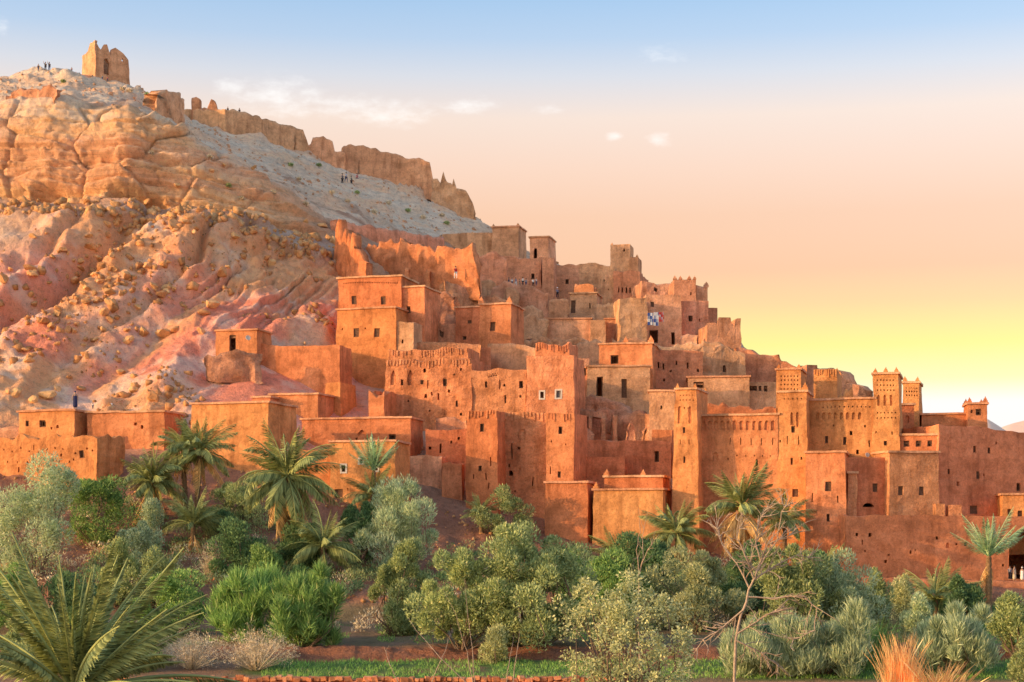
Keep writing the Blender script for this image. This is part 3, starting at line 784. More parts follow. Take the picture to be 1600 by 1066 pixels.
# --- hut on the slope
house('small hut with open dark doorway alone on the red slope', 336, 402, 517, 556, 15, 4, mat='mud', wins=[(363, 536, 11, 29, 'D')], rgh=.06)
ruin_wall('dry stone terrace wall under the small hut', [(322, 560, 572), (345, 553, 575), (400, 552, 577), (412, 556, 577)], dD=-1.6, jag=.25, rgh=.35, name='stone_wall', mat='ruin')
house('long blank retaining house wall beside the hut on the slope', 402, 531, 541, 596, 14, 4, mat='mud', D=179, cap=False, jag=.08, prof=[(0, .5), (.3, .1), (1, 0)])
# --- tall house group, upper left of the village
house('tall orange house front with two brown shuttered windows, lower storey', 524, 619, 483, 584, 17, 6, D=185, mat='mud_ochre', wins=[(556, 520, 9.5, 14, 's'), (589, 520, 9.5, 14, 's'), (533, 514, 2, 3, 'l'), (570, 513, 2, 3, 'l')])
house('upper storey house with dentil band and two shuttered windows', 527, 628, 434, 505, 15, 6, D=188.5, mat='mud', wins=[(552.5, 469, 8, 13, 's'), (599, 470, 8, 13, 's')] + row(536, 622, 442, 24, 1.6, 2.2, 'l'))
house('orange annex with one dark window right of the dentil band house', 622, 664, 449, 512, 15, 6, D=187.6, mat='mud', wins=[(638, 484, 6.5, 10.5, 'h')])
house('narrow tan stub tower below the annex', 612, 646, 503, 560, 14, 5, D=184, mat='mud_pale', cap=False, jag=.15, wins=[(628, 534, 3, 6, 'l')])
house('low shaded house with peaked parapet and one square window', 645, 714, 507, 545, 2, 5, D=192, mat='mud_pink', cap=False, prof=[(0, 0), (.45, 0), (.55, .7), (.65, 0), (1, .1)], wins=[(689.5, 523, 6.5, 9, 's'), (652, 519, 4, 7, 'h')])
house('orange house left half of the pair with two small windows', 711, 751, 481, 546, 15, 6, D=191, mat='mud_red', wins=[(734, 503, 6, 5, 's'), (726, 528, 6, 6, 'h')], horns='a')
house('orange house right half of the pair with shuttered window', 748, 799, 476, 546, 15, 6, D=189.8, mat='mud', wins=[(769.5, 510, 8.5, 14, 's')], horns='ab')
ruin_wall('long low parapet wall with two slits above the arcaded kasbah', [(640, 536, 572), (700, 535, 572), (750, 538, 574)], D=185, jag=.1, rgh=.1, name='parapet_wall', mat='mud_old')
house('small dark red box house behind the arcaded kasbah', 734, 768, 543, 578, -10, 4, D=186, mat='mud_red', cap=False)
ruin_wall('curved tan terrace wall right of the dark red box', [(760, 538, 580), (790, 537, 580), (815, 539, 580), (838, 545, 580)], D=[190, 189, 188.5, 188], jag=.12, rgh=.12, name='terrace_wall', mat='mud_pale')
# --- old arcaded kasbah in the centre
house('weathered kasbah wing with four pointed blind arches and small windows', 599, 738, 562, 662, 14, 8, D=173.5, mat='mud_old', cap=False, jag=.2, rgh=.13, taper=.035, ribs=26, holes=16,
      wins=[(612, 591, 9, 22, 'N'), (640, 591, 9, 22, 'N'), (626, 598, 4.5, 9, 'h'), (658.5, 596, 5, 8, 'h'), (695, 598.5, 6, 11, 'h'), (686, 620, 3, 11, 'l'), (713, 631, 4, 10, 'h'), (675, 616, 2.5, 6, 'l'), (668, 600, 2, 14, 'l')])
house('narrow corner turret at the left end of the arcaded wing', 575, 601, 613, 655, 14, 4, D=171, mat='mud', cap=False, jag=.5)
house('ribbed upper storey set back on the arcaded wing', 606, 732, 546, 580, 14, 5, D=176.5, mat='mud_old', cap=False, jag=.2, ribs=30, wins=[(618, 553, 2.4, 5, 'l'), (685, 543, 2, 6, 'l')])
house('middle kasbah wing with three narrow windows behind the twin towers', 733, 823, 578, 655, 13, 8, D=171.8, mat='mud_old', cap=False, jag=.14, rgh=.1, holes=5, wins=[(758, 600, 3.5, 10, 'h'), (815, 601, 6, 11, 'h'), (790, 624, 3.2, 13, 'h'), (781, 602, 2, 14, 'l')] + row(762, 776, 588, 6, 1.6, 2.4, 'l') + row(761, 778, 585, 5, 1.6, 2, 'l'))
house('tall kasbah block with two whitewashed windows behind the twin towers', 821, 898, 556, 655, 13, 6, D=170.2, mat='mud_old', cap=False, jag=.1, wins=[(846, 617, 5.5, 10, 'w'), (872, 616, 6.5, 11, 'g')])
house('crumbling ribbed roof room on the tall kasbah block', 836, 890, 537, 565, 13, 5, D=171.6, mat='mud_red', cap=False, jag=.35, ribs=14)
ruin_wall('short pink crumbled parapet left of the twin towers', [(680, 655, 676), (700, 653, 676), (731, 655, 676)], D=168.5, jag=.3, rgh=.2, name='parapet_wall', mat='mud_pink')
# --- twin tower gate
house('left twin tower with ribbed top and slits, behind the shrubs', 727, 778, 642, 795, 15, 6, D=156, mat='mud', name='twin_tower', cat='tower', cap=False, ribs=10, taper=.02, jag=.08,
      wins=[(752, 668, 6.5, 13, 'h'), (750, 732, 5, 9, 'h'), (767, 721, 2, 14, 'l'), (759, 745, 2, 12, 'l'), (763, 760, 2, 10, 'l'), (740, 745, 2, 8, 'l')])
house('tall recessed wall with keyhole window between the twin towers', 772, 858, 645, 812, 15, 5, D=158, mat='mud_old', name='curtain_wall', cat='wall', cap=False, ribs=14, rgh=.1, jag=.1,
      wins=[(797, 739, 7, 8, 'a'), (799, 705, 2, 24, 'l'), (795, 728, 3, 5, 'l'), (816, 679, 12, 16, 'n'), (832, 752, 2, 14, 'l'), (812, 735, 4, 8, 'n')], holes=3)
house('right twin tower with ribbed top and two windows', 851, 898, 645, 800, 15, 6, D=155.5, mat='mud', name='twin_tower', cat='tower', cap=False, ribs=9, taper=.02, jag=.08, wins=[(875, 672, 6.5, 12, 'h'), (873, 741, 5, 10, 'h'), (858, 735, 1.8, 12, 'l'), (884, 694, 2, 3, 'l'), (860, 690, 2, 3, 'l')])
house('plain ochre house at the foot of the right twin tower', 851, 919, 755, 850, 12, 6, D=151.5, mat='mud', rgh=.07)
house('ochre house with thick roof ledge and vertical buttresses by the palms', 925, 1037, 766, 868, 13, 6, D=150, mat='mud_ochre', horns='a', hornsz=.8)
house('ochre parapet storey with three pointed merlons over the buttressed house', 943, 1036, 746, 800, 13, 5, D=152.5, mat='mud', horns='a', hornpx=(1005,), hornsz=.75)
# --- courtyard between
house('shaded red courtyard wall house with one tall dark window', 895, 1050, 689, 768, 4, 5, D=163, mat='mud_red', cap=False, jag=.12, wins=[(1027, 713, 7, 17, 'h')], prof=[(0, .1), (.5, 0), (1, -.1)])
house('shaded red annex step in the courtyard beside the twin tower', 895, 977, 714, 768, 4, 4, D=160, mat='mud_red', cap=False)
ruin_wall('sunlit crumbled wall scrap right of the right twin tower', [(898, 668, 690), (912, 667, 690), (928, 676, 690)], D=164, jag=.3, rgh=.25, name='wall_scrap')
house('small sunlit roof block left of the slender kasbah tower', 1018, 1050, 672, 700, 14, 3, D=164, mat='mud', cap=False, jag=.1)
ruin_wall('ruined shell wall with dark gaps above the courtyard, left piece', [(903, 648, 690), (912, 648, 690)], D=172, jag=.15, thick=.7)
for i, (a, b_, t) in enumerate([(919, 925, 650), (938, 945, 650), (957, 964, 648)]):
    ruin_wall(['first', 'second', 'third'][i] + ' standing pier from the left in the ruined courtyard shell', [(a, t, 692), (b_, t + 1, 692)], D=172.5, jag=.1, thick=.6, name='ruined_pier', cat='pier', rgh=.15)
ruin_wall('pale rubble lintel slab across the ruined courtyard piers', [(903, 640, 652), (930, 641, 652), (948, 648, 654)], D=173.2, jag=.2, ext=0, name='ruined_lintel', cat='lintel')
ruin_wall('pointed standing scrap of wall in the courtyard ruin', [(982, 672, 690), (988, 656, 690), (993, 672, 690)], D=169, jag=.1, thick=.6)
ruin_wall('long sloping broken wall from the doors house down to the slender tower', [(900, 622, 650), (930, 620, 650), (960, 628, 655), (985, 641, 672), (1010, 650, 680), (1025, 662, 690)], D=[177, 177, 176, 174, 172, 170], jag=.35, rgh=.3)
ruin_wall('dark shaded back wall of the ruined courtyard shell', [(900, 632, 690), (940, 640, 690), (975, 645, 690), (1018, 660, 690)], D=176, jag=.3, rgh=.3, mat='mud_pink')
# --- doors house and neighbours
house('tan house with two tall dark doorways above the ruin', 917, 1017, 573, 642, 0, 7, D=182, mat='mud_pale', wins=[(936.5, 604, 10, 30, 'D'), (975.5, 607, 9, 29, 'd')])
house('half-lit upper room with one square window and pointed merlons', 935, 1020, 538, 582, 12, 8, D=186, mat='mud', wins=[(960, 562, 12, 14, 'h')], horns='b', hornpx=(977,), hornsz=.85)
house('shaded passage wall left of the doors house with barred opening', 897, 922, 560, 640, -4, 5, D=184, mat='mud_pink', cap=False, wins=[(911, 581, 12, 12, 'h')])
house('long shaded pinkish house with slits right of the half-lit room', 1016, 1100, 548, 655, 2, 8, D=188, mat='mud_pink', cap=False, jag=.15, wins=[(1028, 571, 2.4, 9, 'l'), (1036, 573, 2.4, 9, 'l'), (1057, 568, 2.4, 7, 'l'), (1074, 571, 2.4, 9, 'l'), (1048, 580, 4, 3, 'l')], holes=3)
house('tan flat-roofed house left behind the slender kasbah tower', 1013, 1056, 612, 690, 8, 6, D=168, mat='mud_pale', wins=[(1033, 637, 2.6, 6, 'l')])
house('big rough shaded house with sagging corner above the arcaded wall', 1085, 1165, 545, 640, -7, 8, D=193, mat='mud_pale', cap=False, jag=.4, rgh=.2, prof=[(0, -.2), (.3, .4), (.6, .2), (1, -.6)], wins=[(1131, 579, 5, 9, 'h'), (1115, 541, 3, 8, 'l')])
house('shaded tan house with roof ledge above the arcaded kasbah wall', 1074, 1172, 590, 650, 6, 6, D=183, mat='mud_pale', wins=[(1091, 600, 16, 14, 'h')])
house('shaded low house with a row of four square windows', 1168, 1214, 597, 660, 4, 6, D=184, mat='mud_pale', cap=False, wins=[(1170, 604, 7, 14, 'h'), (1180, 605, 5.5, 12, 'h'), (1188, 606, 4.5, 11, 'h'), (1197, 607, 6, 10, 'h')])
ruin_wall('long rough rampart wall stepping down right below the horseshoe crenels', [(1150, 543, 610), (1165, 545, 610), (1185, 554, 612), (1214, 555, 615), (1219, 566, 618), (1245, 572, 620), (1262, 570, 625)], D=[202, 202, 201, 200, 200, 199, 198], jag=.2, rgh=.2, name='rampart_wall', mat='mud_pink', thick=2)
ruin_wall('distant rough wall between the two rear kasbah towers on the crest', [(1246, 571, 640), (1285, 575, 640), (1312, 578, 640), (1322, 598, 645), (1338, 600, 645), (1350, 612, 650), (1352, 630, 650)], D=[214, 213, 212, 211, 210, 209, 209], jag=.2, rgh=.2, name='rampart_wall', mat='mud_pink', thick=2)
# --- right kasbah with four decorated towers
def dots(x0, x1, ys, n):
    o = []
    for y in ys: o += row(x0, x1, y, n, 1.8, 2.4, 'l')
    return o
house('slender tapering kasbah tower with twin niches left of the arcaded wall', 1047, 1094, 609, 850, 17, 6, D=150.5, mat='mud_ochre', name='kasbah_tower', cat='tower', taper=.045, horns='abce', hornsz=.6,
      wins=dots(1058, 1086, (617, 625), 5) + [(1058, 648, 6, 27, 'n'), (1079, 648, 6, 27, 'n'), (1068, 671.5, 4.5, 9, 'h'), (1068, 718, 3.4, 10, 'h'), (1068, 637, 2, 3, 'l'), (1060, 690, 1.4, 8, 'l'), (1077, 690, 1.4, 8, 'l')])
house('arcaded kasbah wall with row of twelve blind arches', 1088, 1216, 650, 870, 15, 7, D=151.6, mat='mud', name='kasbah_wall', cat='wall', rgh=.08, taper=.005,
      wins=row(1099, 1208, 665, 12, 6, 15, 'n') + [(1134, 765, 9, 16, 'h'), (1118, 714, 8, 14, 'n'), (1182, 722, 3, 9, 'l'), (1138, 717, 2, 3, 'l')] + row(1140, 1208, 690, 5, 1.3, 11, 'l') + row(1152, 1205, 712, 5, 1.8, 2.6, 'l'))
ruin_wall('broken sunlit roof parapet behind the arcaded kasbah wall', [(1100, 636, 652), (1108, 630, 652), (1122, 632, 652), (1130, 626, 652), (1140, 634, 652), (1170, 636, 652), (1195, 638, 652), (1213, 640, 652)], D=160, jag=.25, rgh=.15, name='broken_parapet', cat='parapet', mat='mud')
house('middle kasbah tower with niche panel and three windows', 1212, 1263, 613, 860, 16, 6, D=150.2, mat='mud_ochre', name='kasbah_tower', cat='tower', taper=.02, horns='b', hornsz=.8,
      wins=dots(1224, 1254, (623,), 5) + [(1239, 671, 6, 10, 'h'), (1237, 721, 4, 10, 'h'), (1241.5, 770, 9, 12, 's'), (1237, 654, 4, 20, 'n'), (1247, 656, 4, 24, 'n'), (1228, 688, 1.5, 14, 'l'), (1248, 688, 1.5, 14, 'l'), (1253, 716, 2.4, 4, 'l'), (1212.5, 690, 2, 4, 'l')])
house('rear kasbah tower with dotted top just behind the middle tower', 1211, 1253, 578, 660, 16, 5, D=160, mat='mud_ochre', name='kasbah_tower', cat='tower', taper=.03, horns='abc', hornsz=.55, wins=dots(1219, 1247, (588, 594, 601, 608), 6), rgh=.06)
house('plain blocky rear kasbah tower with serrated rim', 1269, 1309, 577, 650, 15, 8, D=166, mat='mud_ochre', name='kasbah_tower', cat='tower', taper=.03, cap=False, ribs=10, horns='rc', hornsz=.6)
ruin_wall('jagged pronged wall scrap right of the plain blocky rear tower', [(1308, 622, 640), (1313, 612, 640), (1317, 618, 640), (1322, 606, 640), (1327, 610, 640), (1331, 603, 640), (1334, 622, 640)], D=163, jag=.2, rgh=.1, name='jagged_wall', mat='mud_ochre', thick=.6)
house('kasbah wall with zigzag arch frieze between middle and tall towers', 1257, 1368, 625, 735, 17, 6, D=151.4, ext=.5, mat='mud_ochre', name='kasbah_wall', cat='wall', taper=.005, rgh=.08, holes=4,
      wins=row(1277, 1344, 650, 8, 4.5, 11, 'n') + dots(1285, 1360, (636,), 12) + [(1291.5, 687, 4.5, 11, 'h'), (1320, 689, 4.5, 12, 'h'), (1303, 665, 2, 3, 'l'), (1352, 666, 2.4, 4, 'l'), (1340, 706, 4, 7, 'l'), (1358, 693, 2, 10, 'l')])
house('tall kasbah tower with three slit niches, second from the right', 1362, 1407, 585, 735, 16, 6, D=150.0, ext=.5, mat='mud_ochre', name='kasbah_tower', cat='tower', taper=.035, horns='abcem', hornsz=.6, rgh=.06,
      wins=[(1371, 626, 4, 17, 'n'), (1382, 626, 4, 17, 'n'), (1393, 626, 4, 17, 'n'), (1384, 693, 4.5, 7, 'h')] + dots(1370, 1398, (594, 602, 610), 6) + dots(1369, 1400, (645, 653), 6) + [(1368, 676, 2, 4, 'l'), (1395, 677, 2, 5, 'l')])
house('rightmost kasbah tower with dotted top standing behind', 1409, 1437, 599, 690, 18, 5, D=163, mat='mud_ochre', name='kasbah_tower', cat='tower', taper=.02, horns='abce', hornsz=.6, wins=dots(1415, 1433, (606, 612, 618), 5), rgh=.06)
house('shaded link wall between the two right kasbah towers', 1402, 1430, 633, 700, 2, 4, D=158, mat='mud_red', name='kasbah_wall', cat='wall', wins=[(1418, 655, 8, 12, 'n')])
house('orange corner house with one square and one narrow window before the kasbah', 1257, 1323, 708, 878, 14, 6, D=146.4, mat='mud', taper=.018, wins=[(1294.5, 760.5, 10, 15, 's'), (1294, 809, 4.5, 12, 'h'), (1268, 778, 1.8, 14, 'l'), (1309, 780, 1.8, 11, 'l')])
house('shaded wall house with single window right of the orange corner house', 1318, 1392, 715, 815, -8, 5, D=147.6, mat='mud_red', cap=False, wins=[(1368, 762, 8, 13, 's'), (1358, 789, 18, 6, 'a'), (1326, 776, 5, 9, 'h')])
house('stub column house with capped pillar against the shaded wall', 1324, 1340, 740, 815, 3, 2.5, D=146.8, mat='mud_old')
house('shaded house with two grey shuttered windows under the gallery', 1389, 1468, 708, 815, -12, 6, D=147.4, mat='mud_old', wins=[(1407, 767, 8.5, 14, 's'), (1441, 767, 8.5, 14, 's')])
house('sunlit roof gallery with three square openings', 1402, 1468, 681, 720, 14, 4, D=149.6, mat='mud', wins=[(1416, 692, 8, 12, 'h'), (1435, 692, 8, 12, 'h'), (1453, 692, 7, 12, 'h')])
house('large shaded red house at the right edge with scattered windows', 1466, 1625, 669, 820, -22, 8, D=151, mat='mud_red', cap=False, jag=.1, prof=[(0, .2), (.5, 0), (1, -.5)], rgh=.09,
      wins=[(1523, 703, 5, 10, 'h'), (1547, 704, 5, 9, 'h'), (1529, 743, 6, 12, 's'), (1483, 738, 3.4, 8, 'h'), (1593, 760, 7, 13, 'h'), (1522, 797, 14, 13, 's')], holes=5)
house('small lookout room on the roof with corner horns and square opening', 1511, 1544, 632, 680, 10, 4, D=161, mat='mud', name='lookout_room', cat='tower', wins=[(1529, 644, 9, 11, 'h'), (1517, 643, 3.4, 5, 'l')], horns='abce', hornsz=.75)
house('low sunlit roof wall left of the lookout room', 1440, 1522, 648, 690, 8, 4, D=163, mat='mud', rgh=.06)
house('low shaded roof house right of the lookout room at the edge', 1572, 1640, 677, 720, -6, 5, D=160, mat='mud_red', cap=False, jag=.1)
house('small ochre gatehouse room above the arched gate', 1566, 1640, 774, 815, 8, 4, D=148, mat='mud_ochre', wins=[(1577, 801, 5, 11, 's'), (1594, 803, 8, 10, 's')])
house('long brick-coursed rampart wall with arched gate at the right edge', 1322, 1650, 806, 905, -6, 6, D=145.2, mat='mud_red', name='rampart', cat='wall', cap=False, jag=.1, rgh=.08, taper=.0,
      wins=[(1594, 866, 36, 78, 'a'), (1480, 852, 6, 9, 'n'), (1509, 850, 4.5, 6, 'h'), (1388, 868, 3, 3, 'l'), (1347, 847, 2, 8, 'l'), (1430, 860, 2, 3, 'l')], holes=10)
for i, (a, b_) in enumerate([(1463, 1477), (1483, 1503)]):
    house(['narrower', 'wider'][i] + ' of two square merlon blocks on the right rampart', a, b_, 788 + i * 2, 806, 2, 1.2, D=145.4, mat='mud_old', name='merlon_block', cat='merlon', cap=False, rgh=.05, ext=.1, jag=.05)
ruin_wall('red earth terrace wall along the path below the rampart', [(1340, 903, 960), (1420, 905, 965), (1500, 908, 968), (1560, 909, 970), (1650, 909, 972)], D=[136, 136, 136, 136, 136], jag=.12, rgh=.12, name='terrace_wall', mat='mud_red', thick=8.5, back=0)
# --- upper village, in the shade of the hill
house('long tan upper wall joining the shaded square tower on the skyline', 690, 800, 364, 412, 8, 4, D=247, mat='mud_pale', cap=False, jag=.1, name='upper_wall', cat='wall')
house('square shaded tower with peaked corners at the end of the long tan wall', 768, 811, 355, 415, 14, 5, D=245, mat='mud_pale', name='watch_tower', cat='tower', cap=True, horns='ab', hornsz=.6, taper=.02)
house('shaded tower with arched opening, second skyline tower from the left', 826, 858, 371, 450, 14, 5, D=238, mat='mud_pale', name='watch_tower', cat='tower', wins=[(835, 396, 6, 16, 'a')], taper=.03)
house('shaded house front with crowd before it, under the two skyline towers', 745, 846, 402, 455, 4, 6, D=233, mat='mud_pink', cap=False, jag=.3, rgh=.15, wins=[(768, 432, 4, 24, 'h'), (833, 432, 6, 9, 'h')])
house('shaded narrow pier house right of the crowd', 846, 866, 404, 470, 8, 4, D=231, mat='mud_pink', cap=False, jag=.2)
house('dark recessed house right of the second skyline tower', 862, 905, 412, 470, -4, 6, D=236, mat='mud_pink', cap=False, jag=.3, wins=[(867, 425, 4, 9, 'h'), (886, 440, 5, 8, 'h')])
house('broad shaded fortress block with cut-off corner on the skyline', 896, 962, 412, 475, 6, 8, D=236, mat='mud_pale', cap=False, jag=.25, rgh=.14, prof=[(0, -.1), (.5, .2), (1, -.6)], holes=3, hornpx=())
house('right flank of the fortress block with row of slits', 958, 1000, 425, 478, 14, 8, D=234, mat='mud_pink', cap=False, jag=.2, wins=row(966, 996, 454, 6, 2.2, 8, 'l'), prof=[(0, .3), (1, -.1)])
house('tall pale skyline tower with small window right of centre', 953, 985, 382, 440, 12, 4, D=240, mat='mud_pale', name='watch_tower', cat='tower', cap=False, horns='a', hornsz=.5, wins=[(975, 391, 2.4, 5, 'l')])
house('stepped lower shoulder of the tall pale skyline tower', 984, 998, 402, 445, 12, 4, D=239, mat='mud_pale', name='watch_tower', cat='tower', cap=False, horns='b', hornsz=.6)
house('ochre house with brown door on the shaded upper terrace', 889, 934, 459, 500, 10, 5, D=222, mat='mud_pale', wins=[(895, 479, 7, 20, 'd'), (922, 478, 2, 9, 'l')])
house('crumbling roof room on the ochre house of the upper terrace', 896, 928, 446, 470, 10, 4, D=224, mat='mud', cap=False, jag=.4)
house('pale plastered terrace house, left part', 850, 924, 499, 540, 4, 5, D=210, mat='mud_pale', cap=True, wins=[(872, 494.5, 7, 6, 'h')])
house('whitish plastered block at the end of the pale terrace house', 922, 947, 500, 540, 4, 5, D=209, mat='mud_pale', cap=False)
house('pinkish low house with flat roof right of the whitish block', 944, 975, 499, 545, 4, 5, D=211, mat='mud_pink', wins=[(967, 513, 2.4, 5, 'l')])
ruin_wall('rough tan retaining wall below the pale terrace house', [(800, 528, 560), (840, 530, 560), (880, 532, 560), (905, 530, 562), (940, 536, 562)], D=[203, 202, 201, 201, 200], jag=.3, rgh=.35, name='retaining_wall', mat='mud_pale', thick=2)
house('rounded tan bastion house left of the hanging rugs', 968, 1012, 466, 545, -8, 8, D=208, mat='mud_pale', cap=False, jag=.15, rgh=.16)
house('shaded house hung with rugs and a narrow dark doorway', 1008, 1066, 461, 545, -5, 7, D=210, mat='mud_pale', cap=False, jag=.12, wins=[(1019, 476, 6, 8, 's'), (1052, 529, 6, 19, 'D'), (1021, 526, 14, 20, 'h')])
house('rough upper shaded house left of the crenellated castle', 1002, 1056, 442, 480, -6, 8, D=226, mat='mud_pink', cap=False, jag=.4, rgh=.18, wins=[(1025, 451, 6, 6, 'h')])
house('shaded red castle front with one dark window below the crenels', 1060, 1108, 470, 550, -4, 7, D=212, mat='mud_pink', cap=False, wins=[(1078, 498, 6, 10, 'h'), (1093, 500, 2, 5, 'l')], rgh=.12)
house('crenellated castle tower on the skyline with pointed merlons', 1052, 1089, 437, 500, -2, 6, D=218, mat='mud_pink', name='castle_tower', cat='tower', cap=False, horns='apqbc', hornsz=.7, wins=[(1081, 459, 2, 5, 'l')])
house('lower castle tower with knobbed corner, right of the crenellated one', 1087, 1107, 447, 510, -2, 6, D=219, mat='mud_pink', name='castle_tower', cat='tower', cap=False, jag=.3, horns='b', hornsz=.9)
house('dark shaded stub tower between castle and horseshoe crenels', 1106, 1122, 481, 530, -8, 5, D=214, mat='mud_pink', name='castle_tower', cat='tower', cap=False)
house('shaded rampart tower with rounded horseshoe crenels on the skyline', 1104, 1158, 508, 560, -4, 6, D=205, mat='mud_pink', name='rampart_tower', cat='tower', cap=False, rgh=.1, prof=[(0, 0), (.28, .1), (.34, 1.0), (.68, 1.0), (.74, .15), (.8, .15), (.86, 1.0), (1, .9)])
ruin_wall('low whitewashed wall curving at the castle foot', [(1062, 524, 545), (1075, 520, 545), (1090, 524, 548)], D=206, jag=.1, name='low_wall', mat='mud_pale')
ruin_wall('terrace edge below the castle with broken stone lip', [(1015, 541, 560), (1060, 541, 562), (1105, 532, 560), (1150, 543, 562)], D=[199, 198, 198, 198], jag=.3, rgh=.3, name='terrace_wall', mat='mud_pale', thick=3)
house('ochre block on the path right of the crumbled pink wall', 508, 532, 598, 645, 20, 4, D=176, mat='mud_ochre', cap=False)
# --- ruins
house('ruined hilltop watchtower with three jagged peaks and a doorway', 148, 203, 78, 128, -36, 5.5, D=262, mat='mud_pale', name='ruined_tower', cat='ruin', cap=False, open_top=True, rgh=.12, jag=.15, taper=.03, ext=2.0,
      prof=[(0, 1.2), (.05, .8), (.18, -.6), (.26, .5), (.36, .7), (.44, -1.0), (.52, .1), (.62, .5), (.8, -.3), (.95, -.9), (1, -1.2)], wins=[(167, 106, 7, 21, 'o'), (193, 92, 2.2, 5, 'l')])
ruin_wall('ruined wall block on the ridge below the hilltop tower', [(243, 165, 182), (248, 146, 186), (262, 143, 192), (284, 148, 196), (287, 168, 196)], dD=-1, jag=.4, thick=2.5, rgh=.3, mat='mud_pale')
ruin_wall('lone ruined pillar on the ridge', [(300, 154, 195), (307, 152, 195), (313, 156, 196)], D=266, jag=.2, thick=1.2, rgh=.1, name='ruined_pillar', cat='pillar', mat='mud_pale')
ruin_wall('sunlit pointed ruin stub at the upper end of the rampart', [(316, 170, 205), (325, 170, 205), (331, 157, 206), (337, 158, 206), (340, 170, 208)], D=265, jag=.3, thick=1.2, rgh=.25)
ruin_wall('long ruined ridge rampart below the hilltop', [(285, 170, 198), (330, 172, 210), (352, 170, 218), (380, 176, 230), (410, 184, 240), (440, 194, 244), (460, 198, 246), (474, 204, 246), (482, 228, 247)], jag=.22, thick=1.4, rgh=.1, D=[267, 264, 262, 264, 266, 270, 272, 273, 274], mat='mud_pale')
ruin_wall('squat ruined block in the gap of the ridge rampart', [(478, 232, 246), (486, 224, 248), (489, 214, 250), (505, 213, 252), (520, 220, 254), (523, 236, 256), (540, 240, 262)], D=274, jag=.2, thick=1.4, rgh=.1, mat='mud_pale')
ruin_wall('long lower ridge rampart with rough level top', [(537, 226, 262), (560, 228, 268), (590, 234, 276), (620, 242, 284), (638, 247, 290), (655, 247, 294), (672, 253, 298), (677, 280, 302)], D=[275, 276, 277, 278, 278, 278, 278, 278], jag=.22, thick=1.4, rgh=.1, mat='mud_pale')
ruin_wall('spiky ruined wall end descending the skyline', [(676, 280, 304), (688, 285, 308), (692, 266, 310), (698, 284, 312), (706, 288, 316), (709, 278, 318), (714, 296, 322), (728, 300, 330), (740, 320, 342), (742, 334, 346)], D=278, jag=.4, thick=1.3, rgh=.25, mat='mud_pale')
ruin_wall('shaded ruined wall below the grey slope, behind the orange ruin', [(528, 343, 392), (560, 350, 394), (610, 358, 396), (660, 368, 404), (695, 372, 410)], D=[218, 222, 226, 232, 238], jag=.25, thick=1.2, rgh=.2, mat='mud_pink')
ruin_wall('jagged bright orange ruin, tallest spikes above the tall house', [(521, 395, 410), (523.5, 352, 412), (527.5, 345, 414), (529.5, 372, 416), (533, 385, 417), (535.5, 362, 418), (539, 358, 419), (541, 380, 421), (544, 366, 422), (546.5, 384, 423), (549, 360, 425), (552, 364, 426), (555, 388, 428), (560, 392, 431), (566, 404, 434), (572, 412, 436)], D=[209, 208.6, 208, 207.6, 207, 206.5, 206, 205.6, 205.2, 204.8, 204.4, 204, 203.6, 203, 202.4, 202], jag=.5, thick=1.1, rgh=.18, mat='mud')
ruin_wall('long sunlit crumbling orange ruin wall across the slope', [(560, 392, 438), (572, 384, 438), (585, 388, 438), (592, 380, 438), (612, 378, 438), (636, 381, 438), (650, 390, 440), (664, 384, 441), (680, 391, 442), (694, 386, 443), (708, 393, 444), (722, 388, 445), (735, 390, 446), (741, 402, 448), (746, 412, 449), (748, 430, 450)], D=[216, 215, 214, 213.5, 212.5, 211, 210.5, 209.5, 209, 208, 207.5, 207, 206.5, 206.2, 206, 206], jag=.7, thick=1.2, rgh=.32, mat='mud')
for i, (a, b_, t) in enumerate([(632, 640, 418), (666, 674, 424), (700, 708, 426)]):
    ruin_wall(['left', 'middle', 'right'][i] + ' cross-wall stub in front of the orange ruin wall', [(a, t, 452), (b_, t + 2, 454)], D=207 + i * 1.5, jag=.3, thick=1.6, rgh=.25, mat='mud', name='wall_stub')
ruin_wall('shaded crumbling wall piece right end of the orange ruin', [(742, 404, 446), (760, 395, 446), (775, 398, 446), (790, 404, 446)], D=226, jag=.4, thick=1.0, rgh=.3, mat='mud_pink')
ruin_wall('stone-edged stair bank rising from the orange houses to the crowd', [(695, 440, 470), (720, 446, 475), (745, 455, 482), (770, 463, 486), (795, 470, 492)], D=[205, 206, 207, 207, 207], jag=.35, thick=1.5, rgh=.4, name='stone_bank', mat='ruin')
ruin_wall('rock-built platform wall under the crowd', [(770, 446, 480), (800, 443, 485), (830, 446, 488), (856, 458, 490)], D=[217, 217, 217, 217], jag=.3, thick=4, rgh=.4, name='platform_wall', mat='mud_pink', back=0)
ruin_wall('shaded hollow wall between tall house and orange pair', [(662, 462, 510), (690, 448, 510), (712, 462, 512)], D=199, jag=.5, thick=1.5, rgh=.4, name='ruined_wall', mat='mud_pink')
ruin_wall('sunlit crumbled earth wall on the slope below the hilltop, left', [(8, 150, 160), (35, 136, 162), (60, 138, 160), (86, 136, 154)], D=[216, 214, 213, 212], jag=.5, thick=1.5, rgh=.5)

